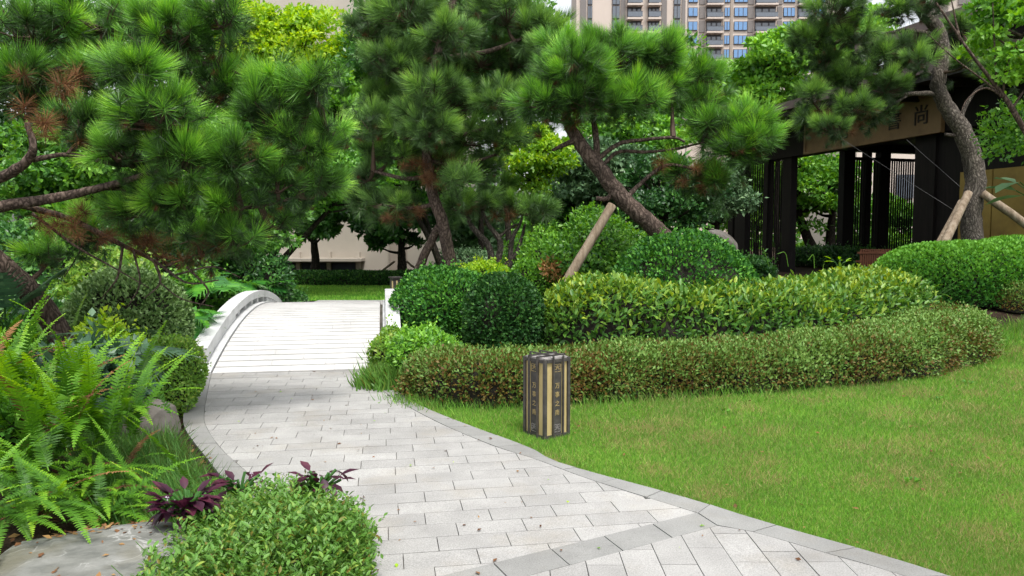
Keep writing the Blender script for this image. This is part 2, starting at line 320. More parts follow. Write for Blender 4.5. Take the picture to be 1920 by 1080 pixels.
def blob(c, rad, seed=0, amp=.06, sc=.86, zmin=-1):
    m = MB(); nu, nv = 20, 12; V = []
    for j in range(nv+1):
        for i in range(nu):
            th = math.pi*j/nv; ph = 2*math.pi*i/nu; V.append((math.sin(th)*math.cos(ph), math.sin(th)*math.sin(ph), max(math.cos(th), zmin)))
    V = np.array(V); W = np.asarray(c)+V*np.asarray(rad)*(lumpy(norm(V), seed, amp)*sc)[:, None]
    Fq = [(j*nu+i, (j+1)*nu+i, (j+1)*nu+(i+1) % nu, j*nu+(i+1) % nu) for j in range(nv) for i in range(nu)]
    m.add(W, Fq); return m
def dome(name, label, cat, c, rad, n, size, mat, tmpl=LEAF, seed=1, amp=.05, zmin=-.75, group=None, tint=(.5, .22), up=.35, spread=.8, thick=.14, core=.84):
    n = int(n*.82); size *= 1.07
    r = root(name, label, cat, (c[0], c[1], float(T(c[0], c[1]))), group)
    p, nr = shell(c, rad, n, thick, zmin, seed, amp)
    hd = rdir(14); hd[:, 2] = np.abs(hd[:, 2])*.7; hd = norm(hd); dd_ = norm((p-np.asarray(c))/np.asarray(rad)); near_ = (dd_@hd.T).max(1); kp = ~((near_ > .985) & (RG.random(len(p)) < .65)); p, nr = p[kp], nr[kp]
    ti = (tint[0], tint[1]); V, Fc, tt = leaves_on(p, nr, size, tmpl, up, spread, tint=ti)
    ns = max(12, n//220); q, qn = shell(c, rad, ns, .02, .0, seed, amp); ns = len(q); sd_ = norm(qn*.5+np.array([0, 0, 1])+rdir(ns)*.4); Ls = size*(.8+2.2*RG.random(ns)); pp = []; pn = []
    for j in range(6): pp.append(q+sd_*(Ls*j/5)[:, None]); pn.append(norm(rdir(ns)+sd_*.5))
    V2, F2, t2 = leaves_on(np.concatenate(pp), np.concatenate(pn), size*.85, tmpl, .2, .5, tint=(min(.9, tint[0]+.22), .1)); Fc = np.concatenate([Fc, F2+len(V)]); V = np.concatenate([V, V2]); tt = np.concatenate([tt, t2])
    kind(link('foliage', npmesh('foliage', V, Fc, M[mat], tt), r), 'stuff')
    blob(c, rad, seed, amp, core, -.9).build('branches', M['core'], r, True)  # solid inner body; its dark colour stands in for shade between leaves
    return r
def tree(label, c, rad, base, mat, nl=9000, ls=.14, bark='barkd', tr=.12, clumps=80, name='broadleaf_tree', cat='tree', group=None, seed=1, tint=(.5, .2), stems=None, tmpl=LEAF, gap=.0):
    nl = int(nl*.78); ls *= 1.08
    c = Vector(c); base = Vector(base); r = root(name, label, cat, base, group); g = np.random.default_rng(seed)
    rad = np.asarray(rad, float); d = norm(g.normal(size=(clumps, 3))); d[:, 2] = d[:, 2]*.9+.12; d = norm(d)
    cc = np.asarray(c)+d*rad*(.4+.65*g.random((clumps, 1))**.8)
    cr = rad.min()*(.15+.2*g.random(clumps)**1.5); per = (nl*cr**2/np.sum(cr**2)).astype(int)+5
    Vs = []; Fs = []; ts = []; o = 0
    for k in range(clumps):
        p, nr = shell(cc[k], (cr[k]*1.5, cr[k]*1.5, cr[k]*.7), per[k], .7, -.6, seed*50+k, .16)
        V, Fc, tt = leaves_on(p, nr, ls, tmpl, .1, .9, .35, (tint[0]+g.uniform(-.2, .2), tint[1])); Vs.append(V); Fs.append(Fc+o); ts.append(tt); o += len(V)
    kind(link('crown', npmesh('crown', np.concatenate(Vs), np.concatenate(Fs), M[mat], np.concatenate(ts)), r), 'stuff')
    m = MB(); top = c+Vector((0, 0, -rad[2]*.1)); mids = []
    for sxy in (stems or [(0, 0)]):
        b0 = base+Vector((sxy[0]*.25, sxy[1]*.25, -.1)); tp = top+Vector((sxy[0], sxy[1], 0))
        pts = crom([b0, b0.lerp(tp, .35)+Vector((g.uniform(-.1, .1), g.uniform(-.1, .1), 0)), b0.lerp(tp, .7), tp], 5)
        m.tube(pts, [tr*(1-.7*i/(len(pts)-1)) for i in range(len(pts))], 8, .08); mids += pts[6:]
    m.build('trunk', M[bark], r, True)
    lm = MB()
    for k in range(0, clumps, 2):
        e = Vector(cc[k]); s = min(mids, key=lambda q: (q-e).length+abs(q.z-e.z+.3)); q = s.lerp(e, .5)+Vector((0, 0, -.08*(e-s).length))
        lm.tube(crom([s, q, e], 3), [tr*.32, tr*.28, tr*.24, tr*.2, tr*.15, tr*.12, tr*.08], 5, cap=False)
    lm.build('limbs', M[bark], r, True); return r
def needle_mesh(name, n, seed, mat, wd=.013, droop=0.0, amin=12, amax=84, ln=.74, shoot=.36):
    g = np.random.default_rng(seed); t = g.random(n); az = g.random(n)*2*math.pi
    an = np.radians(amin+(amax-amin)*(1-t)**.8+g.normal(0, 7, n)); L = ln*(.82+.3*g.random(n))
    d = np.stack([np.sin(an)*np.cos(az), np.sin(an)*np.sin(az), np.cos(an)], 1); p0 = np.stack([0*t, 0*t, t*shoot-.02], 1)
    side = norm(np.cross(d, g.normal(size=(n, 3)))); w = wd*(.8+.4*g.random(n))[:, None]
    mid = p0+d*(L*.55)[:, None]; tip = p0+norm(d+np.array([0, 0, .16-droop])+g.normal(0, .04, (n, 3)))*L[:, None]
    V = np.stack([p0-side*w*.5, p0+side*w*.5, mid+side*w*.45, mid-side*w*.45, tip], 1)
    Fc = np.array([(0, 1, 2), (0, 2, 3), (3, 2, 4)])[None]+(np.arange(n)*5)[:, None, None]
    ti = (np.clip(.2+.42*t+g.normal(0, .1, n), 0, 1)[:, None]+np.array([-.12, 0, .12])[None]).ravel()  # paler young needles near the shoot end; bases darkened as painted shade
    return V.reshape(-1, 3), Fc.reshape(-1, 3), ti
TV = [needle_mesh('t', 200, 11+i, None, .0145, 0, 8, (72, 84, 64, 78)[i], .72, (.36, .5, .3, .42)[i]) for i in range(4)]+[needle_mesh('t', 95, 21, None, .0145, .1, 10, 95, .78, .45), needle_mesh('t', 120, 22, None, .0135, -.05, 5, 60, .66, .6)]
TUFT = {k: [npmesh('needle_tuft', *TV[i][:2], M[k], TV[i][2]) for i in range(6)] for k in ('needle', 'needle2')}
DV = needle_mesh('d', 130, 77, None, .012, .3, 25, 120, .7)
TUFT['dry'] = [npmesh('dry_needle_tuft', DV[0], DV[1], M['dry'], DV[2])]
SV = needle_mesh('s', 80, 78, None, .026); SV = (SV[0], np.stack([np.arange(80)*5, np.arange(80)*5+1, np.arange(80)*5+4], 1), SV[2][1::3])
def pine(name, label, base, Y, trunk, limbs, pads, tuft=.28, mat='needle', bark='bark', seed=3, dens=430., maxobj=300, drypads=(), stubs=(), dz=0, pinw=None):
    """trunk/limbs: lists of (px, py, width px[, dy]); pads: (px, py, rx, ry[, dy]) - all round one depth Y"""
    g = np.random.default_rng(seed); r = root(name, label, 'pine tree', base)
    pt = lambda q: P(q[0], q[1], Y+(q[3] if len(q) > 3 else 0)); pr = lambda q: (pinw or 1)*q[2]/2/F*(Y+(q[3] if len(q) > 3 else 0))
    def limb(nm, qs, seg=9):
        k = 6; ps = crom([pt(q) for q in qs], k); rs = []
        for i in range(len(qs)-1): rs += [pr(qs[i])+(pr(qs[i+1])-pr(qs[i]))*j/k for j in range(k)]
        rs.append(pr(qs[-1])); ps = [p+Vector((g.normal()*R_*.05, g.normal()*R_*.05, g.normal()*R_*.05)) for p, R_ in zip(ps, rs)]
        m = MB(); m.tube(ps, rs, seg+5, .045); m.build(nm, M[bark], r, True); return ps
    nodes = []
    for k, tk in enumerate(trunk): nodes += limb('trunk' if k == 0 else 'stem', tk, 11)
    for lb in limbs: nodes += limb('branch', lb, 6)
    tw = MB(); spots = []
    for pad in pads:
        px, py, rx, ry = pad[:4]; dy = pad[4] if len(pad) > 4 else g.uniform(-.1, .1)*Y*.5; yy = Y+dy
        c = P(px, py, yy); tp = tuft*F/yy; rx = max(rx-.42*tp, .45*rx); ry = max(ry-.42*tp, .4*ry); R_ = np.array([rx/F*yy, rx/F*yy*.8, ry/F*yy])
        s = min(nodes, key=lambda q: (q-c).length); hub = c-Vector((0, 0, R_[2]*.55)); mid = s.lerp(hub, .5)-Vector((0, 0, .03))
        tw.tube(crom([s, mid, hub], 4), [max(.012, tuft*.12*(1-.08*i)) for i in range(9)], 6, .1, False)
        n = int(pad[2]*pad[3]/dens)+3
        d = norm(g.normal(size=(n*3, 3))); d = d[d[:, 2] > -.45][:n]
        for dd in d:
            p = np.array(c)+dd*R_*g.uniform(.5, .95); ax = norm(dd*np.array([1, 1, .6])*.85+np.array([0, 0, .62])+g.normal(0, .22, 3))
            spots.append((p, ax, tuft*g.uniform(.7, 1.15))); st = hub.lerp(c, g.uniform(0, .5))
            q = Vector(p-ax*.02); mid = st.lerp(q, .5)+Vector((g.normal()*.02, g.normal()*.02, -.03)); tw.tube([st, mid, q, Vector(p+ax*tuft*.33)], [.011, .008, .006, .004], 4, 0, False)
        for _ in range(int(n*.45)):   # bare older twigs hanging below the pad
            a = g.uniform(0, 6.28); e = Vector((c.x+math.cos(a)*R_[0]*.7, c.y+math.sin(a)*R_[1]*.7, c.z-R_[2]*g.uniform(.3, .8)))
            tw.tube([hub, hub.lerp(e, .5)+Vector((0, 0, g.uniform(-.05, .03))), e], [.009, .007, .004], 4, 0, False)
    kind(tw.build('twigs', M['twig'], r), 'stuff')
    spots.sort(key=lambda q: q[0][1]-.8*q[1][2]); rest = spots[maxobj:]
    for k, (p, ax, s) in enumerate(spots[:maxobj]):
        o = bpy.data.objects.new('needle_tuft', TUFT[mat][(0, 4, 1, 2, 5, 3, 0, 4, 3)[int(g.integers(0, 9))]]); COL.objects.link(o)
        o.rotation_mode = 'QUATERNION'; q = Vector(ax).to_track_quat('Z', 'Y'); q.rotate(Matrix.Rotation(g.uniform(0, 6.28), 3, Vector(ax)))
        o.rotation_quaternion = q; o.location = p; o.scale = (s*g.uniform(.8, 1.15), s*g.uniform(.8, 1.15), s*g.uniform(.85, 1.15)); setp(o, r)
    if rest:
        pos = np.array([q[0] for q in rest]); axs = np.array([q[1] for q in rest]); sc = np.array([q[2] for q in rest])
        V, Fc, tt = scatter(TV[1][0], TV[1][1], pos, frames(norm(np.cross(axs, g.normal(size=axs.shape))), axs), sc, g.uniform(-.15, .2, len(pos)), TV[1][2])
        kind(link('crown', npmesh('crown', V, Fc, M[mat], np.clip(tt, 0, 1)), r), 'stuff')
    for k, (px, py, rx, ry, dy, n) in enumerate(drypads):
        c = P(px, py, Y+dy)
        for _ in range(n):
            o = bpy.data.objects.new('dry_needle_tuft', TUFT['dry'][0]); COL.objects.link(o); yy = Y+dy
            o.location = c+Vector((g.uniform(-1, 1)*rx/F*yy, g.uniform(-1, 1)*rx/F*yy*.5, g.uniform(-1, 1)*ry/F*yy)); s = tuft*g.uniform(.5, .85)
            o.scale = (s, s, s); o.rotation_euler = (g.uniform(-1.6, 1.6), g.uniform(-1.6, 1.6), g.uniform(0, 6)); setp(o, r)
    # short inner tufts, tint lowered to paint in crown shade, and old needles: joined
    if spots:
        pos = []; axs = []; sc = []
        for p, ax, s in spots:
            for _ in range(2):
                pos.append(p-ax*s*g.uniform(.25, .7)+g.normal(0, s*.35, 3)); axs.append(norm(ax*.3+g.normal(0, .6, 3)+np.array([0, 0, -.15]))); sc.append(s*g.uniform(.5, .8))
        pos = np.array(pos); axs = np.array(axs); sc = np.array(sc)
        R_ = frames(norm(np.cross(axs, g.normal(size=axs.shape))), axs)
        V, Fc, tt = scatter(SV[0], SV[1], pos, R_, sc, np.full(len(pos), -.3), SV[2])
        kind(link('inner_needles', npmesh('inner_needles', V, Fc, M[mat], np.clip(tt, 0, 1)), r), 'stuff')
        sel = g.random(len(pos)) < .11
        V, Fc, tt = scatter(SV[0], SV[1], pos[sel]-np.array([0, 0, .05]), R_[sel], sc[sel]*.6, np.full(sel.sum(), -.1), SV[2])
        kind(link('old_brown_needles', npmesh('old_brown_needles', V, Fc, M['dry'], tt), r), 'stuff')
    return r
def pole(label, a, b, r0, r1, mat='log', name='support_pole', cat='pole', group=None):
    m = MB(); a, b = Vector(a), Vector(b); m.tube([a.lerp(b, i/8)+Vector((rnd.uniform(-.004, .004),)*3) for i in range(9)], [r0+(r1-r0)*i/8 for i in range(9)], 12, .03)
    return tag(m.build(name, M[mat], None, True), label, cat, group)

# ---------------------------------------------------------------- ground
def sheet(name, xs, ys, dz, mat, inside=None):
    X, Y = np.meshgrid(xs, ys); Z = T(X, Y)+dz; nx, ny = len(xs), len(ys)
    V = np.stack([X, Y, Z], 2).reshape(-1, 3); I = np.arange(nx*ny).reshape(ny, nx)
    Fq = np.stack([I[:-1, :-1], I[:-1, 1:], I[1:, 1:], I[1:, :-1]], 2).reshape(-1, 4)
    if inside is not None:
        cx = V[Fq].mean(1); Fq = Fq[inside(cx[:, 0], cx[:, 1])]
    me = npmesh(name, V, Fq, M[mat]); me.polygons.foreach_set('use_smooth', [True]*len(me.polygons)); return link(name, me)
def inpoly(poly, x, y):
    x = np.asarray(x); y = np.asarray(y); c = np.zeros(x.shape, bool); n = len(poly)
    for i in range(n):
        x1, y1 = poly[i][0], poly[i][1]; x2, y2 = poly[(i+1) % n][0], poly[(i+1) % n][1]
        if y1 == y2: continue
        m = ((y1 > y) != (y2 > y)) & (x < (x2-x1)*(y-y1)/(y2-y1)+x1); c ^= m
    return c
xs = np.concatenate([[-400, -200, -100, -60], np.arange(-40, 40, .5), [60, 100, 200, 400]]); ys = np.concatenate([[-100, -40, -10], np.arange(-4, 40, .4), [60, 100, 200, 450]])
kind(sheet('ground', xs, ys, -.03, 'soil'))

RI = [G(*q) for q in ((678, 698), (707, 727), (745, 753), (816, 792), (922, 838), (1000, 863), (1116, 906), (1308, 966))]
RO = [G(*q) for q in ((697, 704), (755, 743), (823, 778), (993, 842), (1047, 870), (1288, 937), (1425, 980), (1620, 1035), (1760, 1078), (1980, 1150))]
RIL = [G(*q) for q in ((1345, 990), (1416, 1003), (1556, 1044), (1678, 1079), (1880, 1150))]
LI = [G(*q) for q in ((397, 702), (390, 735), (384, 771), (386, 800), (416, 845), (472, 895), (580, 985), (690, 1090), (800, 1250))]
LO = [G(*q) for q in ((388, 701), (362, 730), (346, 771), (347, 806), (385, 858), (430, 912), (535, 1010), (620, 1100), (700, 1260))]
RIc = crom(RI, 4); ROc = crom(RO, 4); RILc = crom(RIL, 4); LIc = crom(LI, 4); LOc = crom(LO, 4)
B0, B1 = G(900, 1067), G(1308, 966); B2, B3 = G(994, 1080), G(1345, 990)
ub = (B1-B0).normalized(); vb = Vector((ub.y, -ub.x, 0)); bw = .2
def clip(subj, conv):
    out = list(subj)
    for i in range(len(conv)):
        a, b = conv[i], conv[(i+1) % len(conv)]; e = (b[0]-a[0], b[1]-a[1]); inp = out; out = []
        side = lambda p: e[0]*(p[1]-a[1])-e[1]*(p[0]-a[0])
        for j in range(len(inp)):
            p, q = inp[j], inp[(j+1) % len(inp)]; sp_, sq = side(p), side(q)
            if sp_ >= 0: out.append(p)
            if (sp_ >= 0) != (sq >= 0):
                t = sp_/(sp_-sq); out.append((p[0]+(q[0]-p[0])*t, p[1]+(q[1]-p[1])*t))
        if len(out) < 3: return []
    return out
def area(p): return abs(sum(p[i][0]*p[(i+1) % len(p)][1]-p[(i+1) % len(p)][0]*p[i][1] for i in range(len(p))))/2
xy = lambda v: (v[0], v[1])
path = MB(); allp = [xy(p) for p in LOc]+[xy(p) for p in reversed(ROc)]
path.prism(allp, -.08, -.006); path_o = kind(path.build('path', M['joint']))
def pave(region, org, ang, L, W, rows, cols, mat, stag, name='paver'):
    ca, sa = math.cos(ang), math.sin(ang); n = 0
    for j in range(*rows):
        off = (stag(j)+rnd.uniform(-.12, .12))*L
        for i in range(*cols):
            g_ = .0022; x0, x1, y0, y1 = i*L+off+g_, (i+1)*L+off-g_, j*W+g_, (j+1)*W-g_
            q = [(org[0]+x*ca-y*sa, org[1]+x*sa+y*ca) for x, y in ((x0, y0), (x1, y0), (x1, y1), (x0, y1))]
            c = clip(region, q)
            if len(c) < 3 or area(c) < .0012: continue
            z = rnd.uniform(-.0012, .0012); m = MB(); m.prism(c, -.004, .012+z)
            m.build(name, M[mat], path_o); n += 1
    return n
ANG = math.atan(.172)
near = [p for p in LIc if p.y > 2.6]; bl = B0-ub*1.2
main = [xy(p) for p in near]+[(near[-1].x+.05, 2.5), (bl.x, 2.5), xy(bl), xy(B1)]+[xy(p) for p in reversed(RIc)]
org = (LI[0].x, LI[0].y)
n1 = pave(main, org, ANG, .36, .175, (-38, 6), (-8, 16), 'paver', lambda j: (0, .5)[j % 2])
low0 = B0+vb*bw
lowreg = [xy(B0+vb*bw-ub*.9+Vector((.003, -.003, 0))), (low0.x-ub.x, 2.6)]+[(RILc[-1].x, 2.6)]+[xy(p) for p in reversed(RILc) if p.y > 2.6]+[]
lowreg = lowreg[::-1]
n2 = pave(lowreg, (0, 4.1), -math.pi/2, .34, .175, (-12, 14), (-1, 6), 'paver', lambda j: (0, .5)[j % 2])
def band(A, B, L, mat, z=.013, name='edging_stone'):
    """cut a strip between two polylines into stones"""
    def res(c):
        s = [0]
        for i in range(1, len(c)): s.append(s[-1]+(c[i]-c[i-1]).length)
        return s
    sa_, sb_ = res(A), res(B); n = max(2, int(max(sa_[-1], sb_[-1])/L))
    def at(c, s, t):
        t *= s[-1]
        for i in range(1, len(c)):
            if t <= s[i]+1e-9: return c[i-1].lerp(c[i], (t-s[i-1])/max(1e-9, s[i]-s[i-1]))
        return c[-1]
    for k in range(n):
        e = .003/L; ts = [(k+e)/n, (k+.5)/n, (k+1-e)/n]
        poly = [xy(at(A, sa_, t)) for t in ts]+[xy(at(B, sb_, t)) for t in reversed(ts)]
        if area(poly) < .002: continue
        m = MB(); m.prism(poly, -.004, z+rnd.uniform(-.001, .001)); m.build(name, M[mat], path_o)
s_ = .004
band([p+Vector((-s_, 0, 0)) for p in LIc], LOc, .34, 'paver2')
k = min(range(len(ROc)), key=lambda i: (ROc[i]-G(1330, 950)).length)
band([p+Vector((s_, s_, 0)) for p in RIc], ROc[:k+1], .34, 'paver2')
band([B1+Vector((.004, .004, 0))]+[p+Vector((s_, s_, 0)) for p in RILc], ROc[k:], .34, 'paver2')
band([B1-vb*.004, B0-ub*.9], [RIL[0], B0+vb*bw-ub*.9], .3, 'paver2')

# far path and lawn beyond the bridge
fp = MB(); fp.prism([(-4.75, 15.3), (2.5, 15.3), (2.5, 18.3), (-4.75, 18.3)], -.02, .01); kind(fp.build('far_path', M['paver']))
kind(sheet('far_lawn', np.arange(-16, 2.6, .5), np.arange(18.3, 29, .5), .0, 'turf2'))
hf = [(760, 750), (830, 765), (1000, 764), (1200, 750), (1400, 738), (1600, 720), (1740, 692), (1840, 652), (1880, 630), (1960, 608), (2150, 600)]
HF = [GT(*q) for q in hf]
lawnpoly = [xy(p) for p in ROc if p.y < 7.0][:]
lawnpoly = [(p.x*.985, p.y*.985) for p in HF][::-1]+[(lawnpoly[0][0], lawnpoly[0][1])]+lawnpoly[1:]+[(6, 2.2), (12, 2.2), (14, 8)]
inl = lambda x, y: inpoly(lawnpoly, x, y)
kind(sheet('lawn', np.arange(-2, 16, .1), np.arange(2, 14, .1), -.012, 'turf', inl))
def blades(name, n, smp, h, wd, mat, bend=.5, tint=(.6, .2), parent=None, seg=1):
    x, y, hs_, t = smp(n); n = len(x); z = T(x, y)-.012
    az = RG.random(n)*6.283; ln = RG.random(n)*bend; d = np.stack([np.cos(az)*ln, np.sin(az)*ln, np.ones(n)], 1)
    nn = np.stack([-np.sin(az+RG.normal(0, .8, n)), np.cos(az), np.zeros(n)], 1)
    p = np.stack([x, y, z], 1); H = h*(.55+.9*RG.random(n))*hs_
    tv = np.array([(-.5, 0, 0), (.5, 0, 0), (0, 1, 0)], float) if seg == 1 else np.array([(-.5, 0, 0), (.5, 0, 0), (-.4, .5, .06), (.4, .5, .06), (0, 1, -.12)], float)
    tf = np.array([(0, 1, 2)]) if seg == 1 else np.array([(0, 1, 3), (0, 3, 2), (2, 3, 4)])
    V, Fc, tt = scatter(tv, tf, p, frames(d, nn), np.stack([wd*hs_*(.7+.6*RG.random(n)), H, H], 1), np.clip(t+RG.normal(0, tint[1], n), 0, 1))
    return kind(link(name, npmesh(name, V, Fc, M[mat], tt), parent), 'stuff')
def lawn_s(n):
    Y = 2.9/(1-RG.random(n*3)*(1-2.9/13.2)); X = (RG.random(n*3)*1.75-.75)*Y*.75; k = inl(X, Y); X, Y = X[k][:n], Y[k][:n]
    pt_ = .5*(np.sin(X*2.1+Y*1.3)+np.sin(X*4.3-Y*3.1+1))*.5; return X, Y, np.clip(Y/5, .8, 2.2), .58+.1*pt_
blades('lawn_grass', 380000, lawn_s, .034, .0055, 'blade', 1.3, (.6, .3))
def straw_s(n):
    X, Y, h, t = lawn_s(n*4); c = RG.random((150, 2))*[9, 8]+[0, 2.8]; d = ((X[:, None]-c[:, 0])**2+(Y[:, None]-c[:, 1])**2).min(1); k = (RG.random(len(X)) < np.exp(-d/.03)) | (RG.random(len(X)) < .06); return X[k][:n], Y[k][:n], h[k][:n]*1.0, t[k][:n]*0+.4
blades('straw_in_lawn', 28000, straw_s, .06, .0032, 'straw', 2.5)
def far_s(n):
    X = RG.random(n)*15-13; Y = 18.3+RG.random(n)*9; return X, Y, np.full(n, 3.0), np.full(n, .72)
blades('far_lawn_grass', 75000, far_s, .02, .016, 'blade', .5)
def edge_s(n):     # loose grass at the hedge foot and by the path
    k = RG.integers(0, len(HF)-1, n); a = RG.random(n); A = np.array(HF)
    q = A[k]*(1-a[:, None])+A[k+1]*a[:, None]; return q[:, 0]+RG.normal(0, .12, n), q[:, 1]+RG.normal(-.02, .1, n), np.clip(q[:, 1]/6, 1, 2), np.full(n, .5)
blades('hedge_foot_grass', 5000, edge_s, .09, .006, 'blade', .8, seg=2)

# ---------------------------------------------------------------- bridge
e1 = Vector((math.cos(ANG), math.sin(ANG), 0)); e2 = Vector((-math.sin(ANG), math.cos(ANG), 0))
A0 = Vector((LI[0].x, LI[0].y+.01, 0)); Wd = 1.87; LB = 3.4; HB = .465
dk = lambda s: HB*(1-((s-LB)/LB)**2)
br = root('arched_bridge', 'low white stone arched footbridge with curved side rails at the end of the path', 'bridge', A0)
def bp(x, s, z): q = A0+e1*x+e2*s; return (q.x, q.y, z)
for j in range(42):
    s0 = j*LB*2/42; s1 = (j+1)*LB*2/42-.014; x = 0; cuts = [0]
    while cuts[-1] < Wd: cuts.append(cuts[-1]+rnd.choice((.5, .62, .74)) if len(cuts) > 1 else rnd.choice((.35, .5, .62)))
    cuts = [c for c in cuts if c < Wd-.2]+[Wd]
    for a, b in zip(cuts, cuts[1:]):
        m = MB(); lift = .016 if j % 1 == 0 else 0; z0, z1 = dk(s0)+.014, dk(s1)+.014
        c8 = [bp(a+.0015, s0, z0-.06), bp(b-.0015, s0, z0-.06), bp(b-.0015, s1, z1-.06), bp(a+.0015, s1, z1-.06), bp(a+.0015, s0, z0), bp(b-.0015, s0, z0), bp(b-.0015, s1, z1-.004), bp(a+.0015, s1, z1-.004)]
        m.add(c8, [(3, 2, 1, 0), (4, 5, 6, 7), (0, 1, 5, 4), (1, 2, 6, 5), (2, 3, 7, 6), (3, 0, 4, 7)]); m.build('deck_slab', M['white'], br)
m = MB(); n = 36
for x0, x1 in ((-.3, Wd+.3),):
    vs_ = []
    for i in range(n+1):
        s = LB*2*i/n; zt = dk(s)-.05; zb = max(-.3, zt-.22-max(0, .25-dk(s)))
        vs_ += [bp(x0, s, zb), bp(x1, s, zb), bp(x1, s, zt), bp(x0, s, zt)]
    m.add(vs_, [(4*i+a, 4*i+b, 4*i+4+b, 4*i+4+a) for i in range(n) for a, b in ((0, 1), (1, 2), (2, 3), (3, 0))]+[(0, 3, 2, 1), (4*n, 4*n+1, 4*n+2, 4*n+3)])
m.build('arch', M['joint'], br)
for side in (-1, 1):
    x0, x1 = (-.27, -.08) if side < 0 else (Wd+.08, Wd+.27); s_a, s_b = .18, LB*2-.18
    def rail(zt, zb, xa, xb, nm, a=s_a, b=s_b, n=40):
        m = MB(); vs_ = []
        for i in range(n+1):
            s = a+(b-a)*i/n; vs_ += [bp(xa, s, zb(s)), bp(xb, s, zb(s)), bp(xb, s, zt(s)), bp(xa, s, zt(s))]
        m.add(vs_, [(4*i+p_, 4*i+q_, 4*i+4+q_, 4*i+4+p_) for i in range(n) for p_, q_ in ((0, 1), (1, 2), (2, 3), (3, 0))]+[(0, 3, 2, 1), (4*n, 4*n+1, 4*n+2, 4*n+3)])
        return m.build(nm, M['white2'], br, False, .006)
    top = lambda s: .26+.43*(1-((s-LB)/(LB-.1))**2)
    rail(top, lambda s: top(s)-.115, x0, x1, 'rail')
    rail(lambda s: dk(s)+.03, lambda s: dk(s)-.12, x0-.04, x1+.065, 'kerb', 0, LB*2)
    # lower solid part at both ends, posts in the middle
    for a, b in ((s_a+.01, 2.0), (2*LB-2.0, s_b-.01)): rail(lambda s: top(s)-.117, lambda s: dk(s)+.032, x0+.02, x1-.02, 'rail_base', a, b, 14)
    for s in (2.3, 2.85, 3.4, 3.95, 4.5):
        m = MB(); c = bp((x0+x1)/2, s, (top(s)-.115+dk(s)+.03)/2); m.box(c, (.12, .12, top(s)-.115-dk(s)-.03), ANG); m.build('rail_post', M['white2'], br)

# ---------------------------------------------------------------- buildings
def wing(name, label, cat, X0, X1, Y, Z1, mat, depth=8):
    r = root(name, label, cat, ((X0+X1)/2, Y, 0)); m = MB(); m.box(((X0+X1)/2, Y+depth/2, Z1/2-.2), (X1-X0, depth, Z1+.4)); m.build('wall', M[mat], r); return r
lb = wing('cream_building', 'cream rendered building with louvred vents low in its wall, behind the two round dark trees', 'building', -14, -1.9, 31, 15, 'cream')
def pxX(px, Y): return (px-960)/F*Y
def pzZ(py, Y): return P(960, py, Y).z
Yw = 30.99
m = MB(); x0, x1 = pxX(520, 30.5), pxX(680, 30.5); m.box(((x0+x1)/2, 30.6, pzZ(487, 30.5)), (x1-x0, .8, .12)); m.build('canopy', M['cream'], lb)
for a, b in ((525, 556), (566, 612), (622, 668)):
    xa, xb = pxX(a, Yw), pxX(b, Yw); zt = pzZ(493, Yw); zb = .05
    m = MB(); m.box(((xa+xb)/2, Yw-.01, (zt+zb)/2), (xb-xa, .05, zt-zb)); f = m.build('vent', M['frame'], lb)
    nsl = 11
    for i in range(nsl):
        z = zb+(i+.5)*(zt-zb)/nsl; m = MB(); m.add([(xa+.04, Yw-.12, z-.03), (xb-.04, Yw-.12, z-.03), (xb-.04, Yw-.04, z+.025), (xa+.04, Yw-.04, z+.025), (xa+.04, Yw-.12, z-.042), (xb-.04, Yw-.12, z-.042), (xb-.04, Yw-.04, z+.012), (xa+.04, Yw-.04, z+.012)], [(0, 1, 2, 3), (7, 6, 5, 4), (4, 5, 1, 0), (5, 6, 2, 1), (6, 7, 3, 2), (7, 4, 0, 3)]); m.build('slat', M['louvre'], f)
for a, b in ((615, 622), (557, 565), (669, 676)):
    m = MB(); m.box((pxX((a+b)/2, Yw), Yw-.1, .45), (.16, .2, 1.0)); m.build('pier', M['cream'], lb)
m = MB(); m.box((pxX(464, 30.8), 30.85, 7.5), (.38, .28, 15.4)); m.build('downpipe', M['shut'], lb)
m = MB(); m.box((pxX(747, 30.9), 30.9, 1.2), (.7, .16, 2.6)); m.build('door', M['tower2'], lb)
